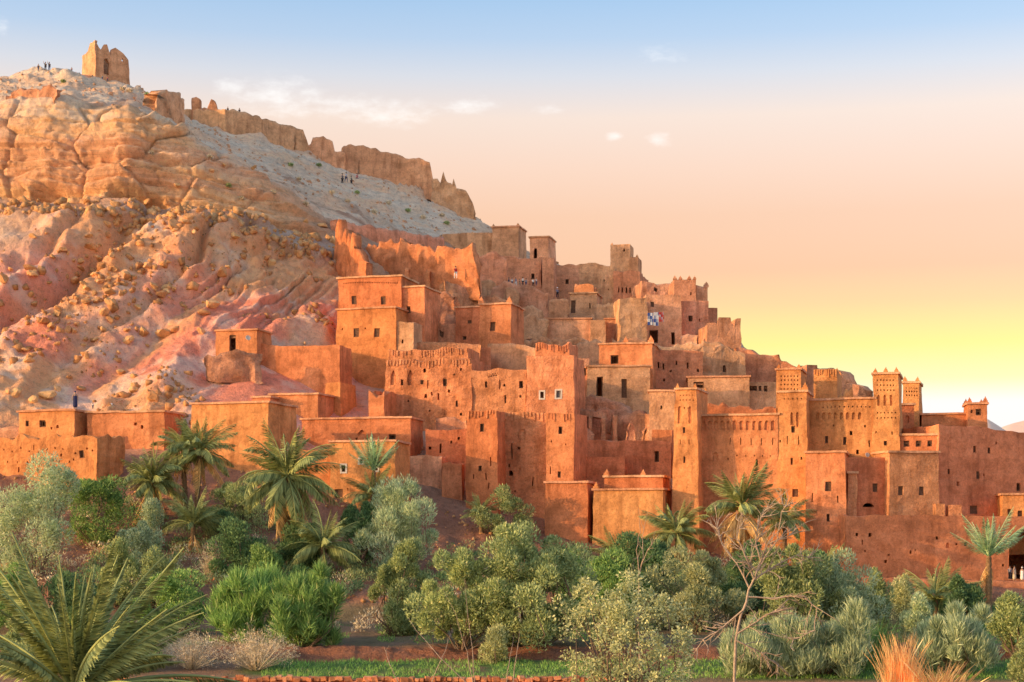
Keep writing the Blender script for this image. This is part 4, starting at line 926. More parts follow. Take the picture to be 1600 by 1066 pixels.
# --- small terraces and broken walls between the upper houses
for lab, pts, D in [('low broken terrace wall under the rock platform, upper one', [(800, 482, 496), (825, 480, 496), (850, 484, 498)], 212.5),
                    ('low broken terrace wall under the rock platform, lower one', [(806, 498, 512), (830, 496, 512), (856, 500, 514)], 209.5),
                    ('crumbled garden wall left of the ochre terrace house', [(858, 468, 486), (874, 464, 486), (888, 470, 488)], 217),
                    ('short rubble wall between the ochre terrace house and the bastion', [(930, 478, 498), (948, 474, 498), (966, 480, 500)], 217),
                    ('broken retaining wall under the whitish block', [(900, 540, 562), (930, 536, 562), (960, 544, 566)], 197.5),
                    ('low rubble wall at the foot of the rounded bastion', [(958, 532, 548), (985, 528, 548), (1008, 534, 550)], 203),
                    ('crumbling stepped wall below the crenellated castle front', [(1060, 548, 566), (1085, 544, 566), (1100, 550, 568)], 196.5),
                    ('broken wall scrap on the lane above the orange pair', [(790, 452, 472), (802, 448, 472), (812, 456, 474)], 215.5),
                    ('low wall stub beside the path to the orange ruin', [(752, 440, 456), (766, 436, 456), (776, 442, 458)], 220)]:
    ruin_wall(lab, pts, D=D, jag=.4, rgh=.25, thick=1.0, name='broken_wall', mat='mud_pale')

# ------------------------------------------------------------------ plants
_ml = mat_leaf
def mat_leaf(name, dark, light, dry=None, trans=0.3):
    k = 1.95
    return _ml(name, sc3(dark, k * .72), sc3(light, k), sc3(dry, k) if dry else None, trans)
M['olive'] = mat_leaf('olive_leaf', (0.10, 0.14, 0.055), (0.30, 0.33, 0.15), (0.42, 0.38, 0.20))
M['tamarisk'] = mat_leaf('tamarisk_leaf', (0.14, 0.19, 0.11), (0.36, 0.40, 0.25), (0.45, 0.42, 0.28))
M['green'] = mat_leaf('green_leaf', (0.06, 0.12, 0.035), (0.20, 0.29, 0.09), (0.34, 0.34, 0.14))
M['dark'] = mat_leaf('dark_leaf', (0.045, 0.085, 0.04), (0.13, 0.20, 0.085))
M['pale'] = mat_leaf('pale_leaf', (0.16, 0.18, 0.085), (0.34, 0.34, 0.18), (0.46, 0.42, 0.25))
M['reed'] = mat_leaf('reed_blade', (0.08, 0.15, 0.045), (0.21, 0.32, 0.10), (0.40, 0.40, 0.19))
M['grassm'] = mat_leaf('grass_blade', (0.06, 0.14, 0.03), (0.20, 0.33, 0.08), (0.40, 0.38, 0.18))
M['dry'] = mat_leaf('dry_twig', (0.26, 0.20, 0.14), (0.50, 0.41, 0.30), (0.58, 0.50, 0.38), 0.1)
M['plume'] = mat_leaf('dry_plume', (0.55, 0.28, 0.10), (0.80, 0.50, 0.22), (0.9, 0.68, 0.4), 0.2)
M['palm'] = mat_leaf('palm_leaflet', (0.09, 0.115, 0.045), (0.25, 0.27, 0.11), (0.36, 0.34, 0.15), 0.2)
M['palm_blue'] = mat_leaf('young_palm_leaflet', (0.10, 0.17, 0.10), (0.30, 0.40, 0.24), (0.45, 0.45, 0.26), 0.2)
M['palm_dry'] = mat_leaf('dead_palm_leaflet', (0.34, 0.20, 0.08), (0.58, 0.38, 0.17), (0.66, 0.50, 0.28), 0.15)
M['bark'] = mat_plain('bark', (0.20, 0.14, 0.095), 0.4, 9)
M['bark_pale'] = mat_plain('dead_bark', (0.42, 0.31, 0.22), 0.3, 7)
M['palm_bark'] = mat_plain('palm_bark', (0.24, 0.145, 0.075), 0.45, 8, 0.9, 0.06)

def tubes(paths, sides=5):
    """tapered tubes; paths = list of (points, radii)"""
    V, Fc = [], []
    for pts, rad in paths:
        b0 = len(V)
        for i, p in enumerate(pts):
            t = (Vector(pts[min(i + 1, len(pts) - 1)]) - Vector(pts[max(i - 1, 0)])).normalized()
            s = t.cross(Vector((0.31, 0.83, 0.47))).normalized(); c = t.cross(s)
            for k in range(sides):
                a = 2 * math.pi * k / sides
                V.append(Vector(p) + (s * math.cos(a) + c * math.sin(a)) * rad[i])
        for i in range(len(pts) - 1):
            for k in range(sides):
                a, b_ = b0 + i * sides + k, b0 + i * sides + (k + 1) % sides
                Fc.append((a, b_, b_ + sides, a + sides))
    return np.array([tuple(v) for v in V]), Fc
def limb(rs, p, d, L, r0, r1, bend=0.25, n=6, grav=0.0):
    p = Vector(p); d = Vector(d).normalized(); pts = [p.copy()]; rad = [r0]
    for i in range(n):
        d = (d + Vector((rs.gauss(0, bend), rs.gauss(0, bend), rs.gauss(0, bend) + grav)) * 0.6).normalized()
        p = p + d * (L / n); pts.append(p.copy()); rad.append(r0 + (r1 - r0) * (i + 1) / n)
    return pts, rad
def leaf_mesh(name, base, axis, side, L, W, mat):
    n = len(base); L = L[:, None]; W = W[:, None]
    tip = base + axis * L; m1 = base + axis * L * .45 + side * W * .5; m2 = base + axis * L * .45 - side * W * .5
    V = np.stack([base, m1, tip, m2], 1).reshape(-1, 3)
    Fc = np.arange(4 * n).reshape(n, 4)
    return mesh_np(name, V, Fc, mat)
def norm(a): return a / (np.linalg.norm(a, axis=-1, keepdims=True) + 1e-9)
def leaves(g, cen, rad, n, L, W, up=0.5, spread=0.5, shell=0.5):
    k = g.integers(0, len(cen), n)
    d = norm(g.normal(size=(n, 3)) + np.array([0, 0, .25]))
    r = shell + (1 - shell) * g.random(n) ** 0.6
    base = cen[k] + d * rad[k] * r[:, None]
    ax = norm(d * 0.6 + np.array([0, 0, up]) + g.normal(size=(n, 3)) * spread)
    sd_ = norm(np.cross(ax, g.normal(size=(n, 3))))
    l = L * g.uniform(.6, 1.3, n); w = W * g.uniform(.7, 1.3, n)
    return base, ax, sd_, l, w
def bush(label, px, base, wp, hp, mat='olive', D=None, n=5000, L=.3, W=.1, up=.7, clumps=26, cr=.2, name='shrub', cat='shrub', group=None, lean=0.0, trunk=.12, low=.04, tall=1.0, spread=.5, shell=.5, flat=False):
    """shrub or small tree: stems that carry clumps of separate leaves"""
    SEED[0] += 1; g = np.random.default_rng(SEED[0]); rs = random.Random(SEED[0])
    Dm = D or Dat(px, base)
    w, h = wp * Dm / F * (1.2 if D is None else 1), hp * Dm / F * (1.0 if D is None else 1)
    x0 = (px - 800) / F * Dm; z0 = ZP(base, Dm)
    if D is None: n = int(n * 1.9); z0 = min(z0, ground_at(x0, Dm) + .3) - 0.1
    root = bpy.data.objects.new(name, None); COL.objects.link(root); root.location = (x0, Dm, z0); tag(root, label, cat, group)
    cen, rad = [], []
    ph = [rs.uniform(0, 6.28) for _ in range(3)]
    for i in range(clumps):
        a = rs.uniform(0, 2 * math.pi); t = rs.uniform(0.0, 1.0) ** 0.8
        zz = low + (0.93 - low) * t
        prof_ = math.sin(math.pi * min(1, max(0.06, (zz - low * .5) / (1.06 - low * .5)) ** 0.75)) ** 0.65
        rr = prof_ * math.sqrt(rs.random()) * (0.5 - cr * .55)
        lob = 1 + .16 * math.sin(a * 2 + ph[0]) + .12 * math.sin(a * 3 + ph[1]); zz *= 1 + .14 * math.sin(a + ph[2]) - .1
        if flat: rr = math.sqrt(rs.random()) * .47; zz = rs.uniform(.05, .8) * (1 + .25 * math.sin(a * 2 + rr * 9 + ph[0]))
        rr *= lob
        s = cr * rs.choice((.55, .75, .9, 1.1, 1.35))
        cen.append((math.cos(a) * rr * w + lean * zz * w, math.sin(a) * rr * w * .85, zz * h)); rad.append((s * w * .62, s * w * .62, s * h * .75 * tall))
    cen, rad = np.array(cen), np.array(rad)
    ob('crown', leaf_mesh('crown', *leaves(g, cen, rad, n, L, W, up, spread, shell), M[mat]), root)
    paths = []
    for i in range(0, len(cen), 2):
        e = Vector(cen[i]); a = Vector((e.x * .1, e.y * .1, -0.2))
        mid_ = a.lerp(e, .5) + Vector((rs.gauss(0, .1) * w, rs.gauss(0, .1) * w, -.05 * h))
        r = trunk * (0.4 + .6 * rs.random()) * 0.6
        paths.append(([a, a.lerp(mid_, .6), mid_, e], [r * 1.3, r, r * .7, r * .25]))
    V, Fc = tubes(paths, 5)
    ob('trunk', mesh_np('trunk', V, Fc, M['bark'], True), root)
    return root

def frond_mesh(name, L, droop, nl, mat, ll=.45, fold=.75, seed=1, twist=.5):
    """one palm leaf along +x: midrib and two rows of leaflets"""
    rs = random.Random(seed); V, Fc = [], []
    n = 12; pts = []; p = Vector((0, 0, 0)); ang = 0
    for i in range(n + 1):
        pts.append(p.copy()); t = i / n
        ang = -droop * t ** 1.4
        p = p + Vector((math.cos(ang), rs.gauss(0, .012), math.sin(ang))) * (L / n)
    def at(t):
        f = t * n; i = min(int(f), n - 1); return pts[i].lerp(pts[i + 1], f - i), (pts[i + 1] - pts[i]).normalized()
    tv, tf = tubes([(pts, [0.035 * L / 3 * (1.25 - i / n) + .006 for i in range(n + 1)])], 4)
    V += [tuple(v) for v in tv]; Fc += [tuple(f) for f in tf]
    for k in range(nl):
        t = 0.16 + 0.83 * k / (nl - 1); q, d = at(t)
        side = Vector((0, 1, 0)); upv = d.cross(side) * -1
        ln = ll * L / 3.0 * (math.sin(math.pi * min(1, .18 + t * .86)) ** .6) * 1.5
        for s in (-1, 1):
            a = (d * (0.75 + .35 * t) + side * s * (0.85 - .35 * t) + upv * (fold + rs.gauss(0, .13)) + Vector((0, 0, -.12))).normalized()
            wv = a.cross(upv if abs(a.dot(upv)) < .9 else side).normalized() * (0.03 * L / 3)
            l = ln * rs.uniform(.8, 1.15); b0 = len(V)
            V += [tuple(q - wv * .5), tuple(q + a * l * .5 + wv - Vector((0, 0, .03 * l))), tuple(q + a * l - Vector((0, 0, .12 * l))), tuple(q + a * l * .5 - wv - Vector((0, 0, .03 * l)))]
            Fc.append((b0, b0 + 1, b0 + 2, b0 + 3))
    return mesh_np(name, np.array(V), Fc, mat)
FR = {}
for key in ('palm', 'palm_blue', 'palm_dry'):
    FR[key] = [frond_mesh('frond', 1.0 * 3, dr, 44, M[key], seed=i + 3) for i, dr in enumerate((.35, .75, 1.15, 1.6))]
FR['near'] = [frond_mesh('frond', 3.0, dr, 60, M['palm'], ll=.2, fold=.7, seed=i + 30) for i, dr in enumerate((.12, .28, .45, .65))]
FR['stiff'] = [frond_mesh('frond', 3.0, dr, 44, M['palm_blue'], ll=.34, fold=.8, seed=i + 50) for i, dr in enumerate((.1, .2, .32, .45))]
def palm(label, px, py, base, lp, n=34, mat='palm', D=None, elmin=-30, elmax=82, dry=0, trunk_r=.2, lean=(0, 0), dead_el=-65, group=None, sx=1.0):
    """date palm: crown at (px, py), foot at row base, leaf length lp in photo pixels"""
    SEED[0] += 1; rs = random.Random(SEED[0])
    Dm = D or Dat(px, base)
    x0 = (px - 800) / F * Dm; zc = ZP(py, Dm); zg = ground_at(x0, Dm) - .2
    Lm = 1.22 * lp * Dm / F
    root = bpy.data.objects.new('palm_tree', None); COL.objects.link(root); root.location = (x0, Dm, zg); tag(root, label, 'palm', group)
    hh = max(.5, zc - zg)
    pts, rad = [], []
    m_ = max(4, int(hh / .22))
    for i in range(m_ + 1):
        t = i / m_; pts.append(Vector((lean[0] * (t - 1) * hh * (1 - t * .4), lean[1] * (t - 1) * hh, t * hh))); rad.append(trunk_r * (1.15 - .25 * t) * (1.14 if i % 2 else .93))
    rad[-1] *= .6
    V, Fc = tubes([(pts, rad)], 9)
    ob('trunk', mesh_np('trunk', V, Fc, M['palm_bark']), root)
    for i in range(n):
        t = (i + .5) / n
        e = elmax + (elmin - elmax) * t ** 1.05 + rs.gauss(0, 6)
        az = i * 2.39996 + rs.gauss(0, .2)
        v = 0 if e > 60 else 1 if e > 30 else 2 if e > -5 else 1
        o = ob('frond', FR[mat][min(3, v + rs.choice((0, 0, 1, 1, 2)))], root, (0, 0, hh - .1))
        s = Lm / 3 * rs.uniform(.82, 1.1) * (0.8 if e > 72 else 1)
        if rs.random() < .12: s *= rs.uniform(.5, .8)          # broken or young leaves
        o.rotation_euler = (rs.gauss(0, .4), -R(e + rs.gauss(0, 7)), az); o.scale = (s * sx, s * rs.uniform(.8, 1.2), s)
    for i in range(dry):
        az = i * 2.39996 + rs.gauss(0, .3); e = dead_el + rs.gauss(0, 12)
        o = ob('dead_frond', FR['palm_dry'][rs.choice((0, 1))], root, (0, 0, hh - .25 - rs.random() * .5))
        s = Lm / 3 * rs.uniform(.6, 1.1); o.rotation_euler = (rs.gauss(0, .4), -R(e), az); o.scale = (s, s * .8, s * .8)
    return root
def reeds(label, px, base, wp, hp, mat='reed', D=None, n=1500, name='reed_clump', cat='reeds', lean=0.0, wid=.05, group=None, bush_y=.6, out=.18, hv=.6):
    """clump of upright blades"""
    SEED[0] += 1; g = np.random.default_rng(SEED[0])
    Dm = D or Dat(px, base); w, h = wp * Dm / F, hp * Dm / F
    x0 = (px - 800) / F * Dm; z0 = ZP(base, Dm)
    if D is None: z0 = ground_at(x0, Dm)
    bx = g.uniform(-.5, .5, n) * w; by = g.uniform(-.5, .5, n) * w * bush_y
    hh = h * g.uniform(hv, 1.0, n) * (1 - .45 * np.abs(bx / w * 2) ** 2.2) * (1 + .18 * fbm(bx / w * 7, by, 0 * bx + SEED[0], 2))
    dx = g.normal(size=n) * out * hh + lean * hh + bx * .2; dy = g.normal(size=n) * out * hh
    V = np.empty((n, 6, 3)); a = g.uniform(0, math.pi, n); ox, oy = np.cos(a) * wid * .5, np.sin(a) * wid * .5
    for k, (t, q) in enumerate(((0, 1), (.55, .9))):
        cx, cy_, cz = bx + dx * t ** 2, by + dy * t ** 2, hh * t
        V[:, 2 * k] = np.stack([cx - ox * q, cy_ - oy * q, cz], -1); V[:, 2 * k + 1] = np.stack([cx + ox * q, cy_ + oy * q, cz], -1)
    V[:, 4] = np.stack([bx + dx * .75, by + dy * .75, hh * .86], -1); V[:, 5] = np.stack([bx + dx, by + dy, hh], -1)
    i0 = np.arange(n)[:, None] * 6
    Fc = np.concatenate([i0 + np.array([[0, 1, 3, 2]]), i0 + np.array([[2, 3, 5, 4]])])
    me = mesh_np(name, V.reshape(-1, 3), Fc, M[mat])
    return tag(ob(name, me, None, (x0, Dm, z0)), label, cat, group)
def twigs(label, px, base, wp, hp, mat='dry', D=None, n=130, name='dry_shrub', cat='shrub', r=.012, group=None, fine=1600):
    """leafless bushy shrub of fine twigs"""
    SEED[0] += 1; rs = random.Random(SEED[0]); g = np.random.default_rng(SEED[0])
    Dm = D or Dat(px, base); w, h = wp * Dm / F, hp * Dm / F
    x0 = (px - 800) / F * Dm; z0 = ZP(base, Dm) if D else ground_at(x0, Dm)
    root = bpy.data.objects.new(name, None); COL.objects.link(root); root.location = (x0, Dm, z0); tag(root, label, cat, group)
    paths = []
    for i in range(n):
        a = rs.uniform(0, 6.28); q = rs.uniform(.1, 1)
        d = Vector((math.cos(a) * q * w * .5, math.sin(a) * q * w * .4, h * rs.uniform(.5, 1) * (1 - .5 * q)))
        paths.append(limb(rs, (d.x * .15, d.y * .15, 0), d, d.length, r * 1.6, r * .5, .12, 4))
    V, Fc = tubes(paths, 3)
    ob('stems', mesh_np('stems', V, Fc, M[mat]), root)
    ends = np.array([tuple(p[0][rs.randint(2, 4)]) for p in paths])
    b_ = leaves(g, ends, np.full((len(ends), 3), w * .09), fine, .2, .022, .3, .7, .1)
    ob('twigs', leaf_mesh('twigs', *b_, M[mat]), root)
    return root

def bare_tree(label, px, base, D, segs, name='dead_tree', cat='tree', r0=.1, sub=3, seed=0):
    """leafless tree drawn by its main limbs: segs = lists of photo points"""
    rs = random.Random(seed); x0 = (px - 800) / F * D; z0 = 0.0
    paths = []
    for j, s in enumerate(segs):
        dy = 0 if j == 0 else rs.uniform(-1.2, 1.2)
        pts = []
        for i, (qx, qy) in enumerate(s):
            dd = D + dy * i / max(1, len(s) - 1)
            pts.append(Vector(((qx - 800) / F * dd - x0, dd - D, ZP(qy, dd) - z0)))
        full = []
        for a, b_ in zip(pts, pts[1:]):
            for k in range(3): full.append(a.lerp(b_, k / 3) + Vector((rs.gauss(0, .02), rs.gauss(0, .03), rs.gauss(0, .02))))
        full.append(pts[-1])
        ra = r0 * (1.0 if j == 0 else .55); rb = r0 * (.6 if j == 0 else .18)
        paths.append((full, [ra + (rb - ra) * i / (len(full) - 1) for i in range(len(full))]))
        if j:
            for _ in range(sub):
                k = rs.randint(1, len(full) - 2); d = (full[k + 1] - full[k]).normalized() + Vector((rs.gauss(0, .6), rs.gauss(0, .6), rs.gauss(0, .5)))
                pp = limb(rs, full[k], d, rs.uniform(.3, 1.2) * r0 * 14, r0 * .32, r0 * .12, .22, 6)
                paths.append(pp)
                if sub > 5:
                    for _q in range(2):
                        kk = rs.randint(2, 5); paths.append(limb(rs, pp[0][kk], (pp[0][kk] - pp[0][kk - 1]).normalized() + Vector((rs.gauss(0, .5), rs.gauss(0, .5), rs.gauss(0, .4))), rs.uniform(.2, .6) * r0 * 12, r0 * .2, r0 * .09, .2, 4))
    V, Fc = tubes(paths, 5)
    return tag(ob(name, mesh_np(name, V, Fc, M['bark_pale'], True), None, (x0, D, z0)), label, cat)

# palms
palm('right and taller of the twin palms before the plain ochre house', 312, 702, 812, 58, 40, lean=(.05, 0), dry=10)
palm('left leaning one of the twin palms before the plain ochre house', 286, 700, 810, 48, 26, lean=(-.06, 0), dry=6)
palm('bushy palm left of the twin palms beside the red terrace wall', 238, 752, 815, 62, 40, elmin=-20, dry=6)
palm('big palm with a long drooping skirt before the orange houses', 449, 742, 885, 80, 56, elmin=-55, dry=26, trunk_r=.28)
palm('young palm with upright leaves below the twin palms', 302, 818, 868, 54, 30, elmin=5, dry=4)
palm('narrow upright palm before the whitewashed windows house', 584, 735, 815, 52, 22, elmin=35, elmax=86, dry=0, mat='stiff')
palm('bushy second crown at the foot of the narrow upright palm', 582, 772, 822, 48, 26, elmin=-20, dry=12, D=149.5)
palm('dark palm with arching leaves right of the big skirted palm', 505, 852, 905, 66, 32, elmin=-25, elmax=70)
palm('small bushy palm among shrubs under the twin towers', 752, 800, 835, 30, 26, elmin=-5)
palm('low palm left of the arching palm under the ochre houses', 965, 868, 905, 46, 26, elmin=-5, mat='palm')
palm('palm with arching crown below the slender kasbah tower', 1058, 832, 900, 56, 36, elmin=-25, mat='palm', dry=5)
palm('tall palm with a big dry orange skirt before the arcaded wall', 1160, 790, 905, 66, 38, elmin=-5, dry=64, mat='palm', dead_el=-55, trunk_r=.3)
palm('dark palm right of the dry-skirted palm', 1226, 808, 895, 46, 32, elmin=-25)
palm('slender palm with upright silvery leaves at the rampart gate', 1545, 868, 1010, 66, 20, elmin=32, elmax=86, mat='stiff', D=124, trunk_r=.22, dry=5, dead_el=-75)
palm('dark bushy palm low beside the slender palm at the right', 1462, 935, 985, 62, 34, elmin=-5, elmax=75, D=123)
palm('dark little palm hidden in the shrubs by the corner house', 1290, 888, 925, 40, 24, elmin=-5)
palm('large foreground palm filling the lower left corner', 116, 1080, 1300, 218, 62, 'near', elmin=6, elmax=84, D=52, dry=3, trunk_r=.3)
# shrubs and small trees, far to near
bush('grey-green willowy tree at the left edge above the foreground palm', 52, 905, 150, 185, 'tamarisk', n=9000, L=.34, W=.07, clumps=30, name='willow_tree', cat='tree', low=.2, up=.3)
bush('dense green shrub right of the willowy tree at left', 150, 850, 130, 105, 'green', n=7000, L=.28, W=.09)
bush('narrow grey-green shrub with rounded top left of the young palm', 238, 862, 42, 84, 'tamarisk', n=3500, L=.22, W=.07, clumps=14, cr=.34)
bush('grey-green shrub below the bushy left palm', 213, 900, 70, 92, 'tamarisk', n=4500, L=.24, W=.08)
bush('yellowish olive shrub standing left of the dark terrace gap', 183, 945, 64, 100, 'olive', n=5000, L=.26, W=.08)
bush('olive shrub under the grey-green one left of the stone ledge', 238, 955, 60, 90, 'olive', n=5000, L=.26, W=.08)
bush('broad yellow-green shrub at the foot of the stone ledge', 270, 992, 130, 95, 'green', n=8000, L=.26, W=.08)
bush('dark shrub under the twin palms at the right', 335, 842, 60, 55, 'dark', n=3500, L=.25, W=.09)
bush('dark green rounded shrub below the skirted palm, left one', 375, 910, 95, 92, 'dark', n=7000, L=.26, W=.09)
bush('dark green shrub below the skirted palm, right one', 470, 895, 80, 80, 'dark', n=5500, L=.26, W=.09)
bush('light green shrub rising behind the bright reeds', 425, 945, 86, 96, 'green', n=7000, L=.26, W=.08)
bush('brownish green shrub between twin palms and skirted palm', 370, 820, 90, 80, 'olive', n=5000, L=.26, W=.07)
bush('feathery pale tamarisk tree before the rocky bank', 625, 892, 130, 140, 'tamarisk', n=11000, L=.36, W=.06, clumps=34, name='tamarisk_tree', cat='tree', up=1.0)
bush('dark green shrub at the foot of the narrow upright palm', 560, 880, 66, 110, 'dark', n=6000, L=.28, W=.08)
bush('olive tree standing alone left on the grass terrace', 622, 992, 104, 148, 'olive', n=13000, L=.26, W=.075, clumps=40, cr=.17, name='olive_tree', cat='tree', trunk=.16, low=.03)
bush('left lobe of the great olive thicket on the terrace', 722, 1012, 130, 150, 'olive', n=13000, L=.26, W=.08, clumps=44, cr=.16, name='olive_tree', cat='tree', trunk=.16, low=.03)
bush('great dense olive tree in the middle of the terrace', 830, 1010, 215, 195, 'olive', n=26000, L=.26, W=.085, clumps=80, cr=.13, name='olive_tree', cat='tree', trunk=.2, low=.03)
bush('green shrub against the great olive tree at its right', 905, 960, 100, 110, 'green', n=7000, L=.26, W=.08)
bush('yellow-leaved shrub at the foot of the twin towers', 795, 842, 84, 78, 'olive', n=5000, L=.26, W=.09)
bush('small pale shrub at the terrace edge under the great olive', 776, 1036, 50, 62, 'pale', n=4000, L=.2, W=.06, clumps=16, cr=.3)
bush('dark shrub between the two low palms under the ochre house', 1005, 930, 110, 95, 'dark', n=7000, L=.26, W=.09)
bush('green tree mass behind the pale foreground tree', 960, 985, 120, 120, 'green', n=9000, L=.26, W=.09)
bush('pale olive tree right behind the pale foreground tree', 1085, 985, 150, 130, 'pale', n=13000, L=.25, W=.075, clumps=46, cr=.16, name='olive_tree', cat='tree')
bush('dark green shrub below the dry-skirted palm', 1165, 960, 120, 110, 'dark', n=8000, L=.26, W=.09)
bush('tall olive tree right of the dead tree', 1240, 1012, 150, 160, 'olive', n=15000, L=.26, W=.08, clumps=50, cr=.16, name='olive_tree', cat='tree')
bush('grey-green feathery tree left of the red terrace wall', 1318, 1010, 120, 140, 'tamarisk', n=12000, L=.28, W=.07, clumps=44, cr=.17, name='tamarisk_tree', cat='tree')
bush('dark shrub in shade behind the feathery tree at right', 1275, 950, 90, 90, 'dark', n=6000, L=.26, W=.09)
bush('small narrow tree standing before the red terrace wall', 1411, 985, 42, 84, 'pale', n=4500, L=.2, W=.06, clumps=16, cr=.32, name='olive_tree', cat='tree', low=.45)
bush('brownish green shrub beside the small narrow tree', 1372, 1000, 50, 110, 'olive', n=4500, L=.24, W=.07)
bush('dark green shrub between the two right palms', 1505, 985, 70, 90, 'dark', n=6000, L=.26, W=.09)
bush('grey-green shrub on the green terrace near the right palm', 1435, 1012, 60, 80, 'tamarisk', n=4500, L=.24, W=.07)
bush('rounded olive shrub at the right edge behind the slender palm', 1588, 1022, 80, 92, 'olive', n=8000, L=.22, W=.07, clumps=30)
bush('second rounded shrub at the right edge, nearer', 1606, 1075, 70, 84, 'olive', D=96, n=6000, L=.2, W=.06)
bush('scrubby green bush behind the foreground palm, left', 20, 985, 110, 100, 'green', n=6000, L=.26, W=.08)
bush('scrubby bush in the middle behind the foreground palm', 118, 985, 110, 85, 'dark', n=6000, L=.26, W=.08)
bush('low olive scrub before the foreground palm terrace', 60, 1050, 140, 90, 'olive', n=7000, L=.24, W=.07)
bush('low green scrub under the right leaves of the foreground palm', 205, 1048, 130, 70, 'green', n=6500, L=.22, W=.07)
# reeds, dry scrub, foreground
bush('bright green reedy thicket, left half before the light green shrub', 395, 1004, 92, 108, 'reed', n=8500, L=.75, W=.06, up=1.5, spread=.55, shell=.1, clumps=50, cr=.2, low=.0, flat=True, name='reed_thicket', cat='reeds')
bush('bright green reedy thicket, right half with spreading tips', 472, 1010, 90, 122, 'reed', n=8500, L=.75, W=.06, up=1.3, spread=.6, shell=.1, clumps=50, cr=.2, low=.0, lean=.1, flat=True, name='reed_thicket', cat='reeds')
bush('olive reedy thicket left of centre under the tall olive tree', 1195, 1055, 110, 92, 'tamarisk', n=9500, L=.6, W=.055, up=1.5, spread=.5, shell=.15, clumps=34, cr=.22, low=.0, flat=True, name='reed_thicket', cat='reeds')
bush('tall olive reedy thicket beside the feathery tree at right', 1290, 1055, 115, 108, 'tamarisk', n=9500, L=.6, W=.055, up=1.5, spread=.5, shell=.15, clumps=34, cr=.22, low=.0, flat=True, name='reed_thicket', cat='reeds')
reeds('narrow reed tuft at the edge of the green terrace', 1362, 1045, 50, 80, n=1000, hv=.35, mat='reed', wid=.07)
bush('large pale reedy thicket before the dark bushy palm', 1490, 1055, 92, 105, 'tamarisk', n=9500, L=.6, W=.055, up=1.5, spread=.5, shell=.15, clumps=34, cr=.22, low=.0, flat=True, name='reed_thicket', cat='reeds')
twigs('rounded dry grey shrub at the lower left of the reeds', 400, 1048, 120, 78, n=170, fine=5200)
twigs('dry grey shrub left of the rounded dry one', 300, 1046, 110, 68, n=140, fine=4200)
twigs('small dry shrub under the young palm', 330, 905, 46, 62, n=80, fine=1500)
twigs('low dry grass tuft behind the foreground palm', 250, 1035, 80, 50, n=90, fine=2600)
bare_tree('bleached dead tree with forked limbs before the arcaded wall', 1150, 1066, 78, [[(1146, 1134), (1148, 1060), (1150, 1000), (1158, 960), (1168, 930), (1178, 905)], [(1178, 905), (1165, 870), (1152, 840), (1160, 800)], [(1178, 905), (1195, 870), (1215, 845), (1222, 800), (1232, 778)], [(1172, 920), (1150, 880), (1128, 850), (1118, 815)],
    [(1178, 905), (1210, 885), (1245, 868), (1270, 872)], [(1168, 932), (1210, 935), (1255, 930), (1276, 950), (1272, 985), (1240, 1000), (1205, 990)], [(1160, 955), (1130, 980), (1100, 1000), (1070, 1040)], [(1190, 878), (1180, 850), (1185, 815), (1200, 790)], [(1178, 900), (1200, 850), (1250, 830)], [(1152, 990), (1200, 960), (1230, 950)], [(1150, 1000), (1190, 1020), (1225, 1050)]], r0=.085, sub=18, seed=5)
bush('pale yellow-leaved tree in the foreground right of centre', 982, 1118, 275, 232, 'pale', D=66, n=12500, L=.15, W=.075, clumps=120, cr=.1, shell=.15, name='poplar_tree', cat='tree', low=.12, trunk=.12, up=.1, spread=.9)
bare_tree('thin bare branches rising behind the pale foreground tree', 1000, 1066, 80, [[(1000, 1140), (1000, 1060), (998, 960), (998, 900)], [(998, 905), (1005, 870), (1003, 840), (1012, 800)], [(998, 900), (995, 860), (1000, 830), (998, 795)], [(999, 890), (1012, 860), (1030, 835)]], r0=.05, sub=3, seed=9, name='bare_sapling')
for i, (lab, s) in enumerate([('leftmost dry stalk before the terrace edge', [(625, 1075), (610, 1040), (600, 1010)]), ('long dry stalk leaning left toward the olive tree', [(732, 1070), (690, 1030), (650, 985), (638, 965)]), ('dry stalk crossing the long leaning one', [(672, 1075), (690, 1030), (704, 990)]),
        ('tall dry stalk before the great olive', [(740, 1075), (730, 1020), (712, 960), (692, 920)]), ('upright dry stalk right of the tall one', [(742, 1070), (738, 1010), (730, 960), (726, 905)]), ('dry forked stalk right of the small pale shrub', [(800, 1075), (806, 1030), (812, 985)]), ('outer dry stalk near the pale foreground tree', [(790, 1075), (795, 1040), (803, 995)])]):
    bare_tree(lab, s[0][0], 1066, 84, [[(s[0][0], 1110)] + s[:2], s[1:]], r0=.035, sub=1, seed=20 + i, name='dry_stalk', cat='stalk')
reeds('dry orange plume grass standing at the lower right', 1405, 1110, 50, 118, 'plume', D=70, n=420, wid=.03, out=.14, name='plume_grass', cat='grass', hv=.75)
reeds('second dry orange plume tuft leaning left at the lower right', 1465, 1120, 80, 84, 'plume', D=70, n=800, wid=.03, out=.3, name='plume_grass', cat='grass')
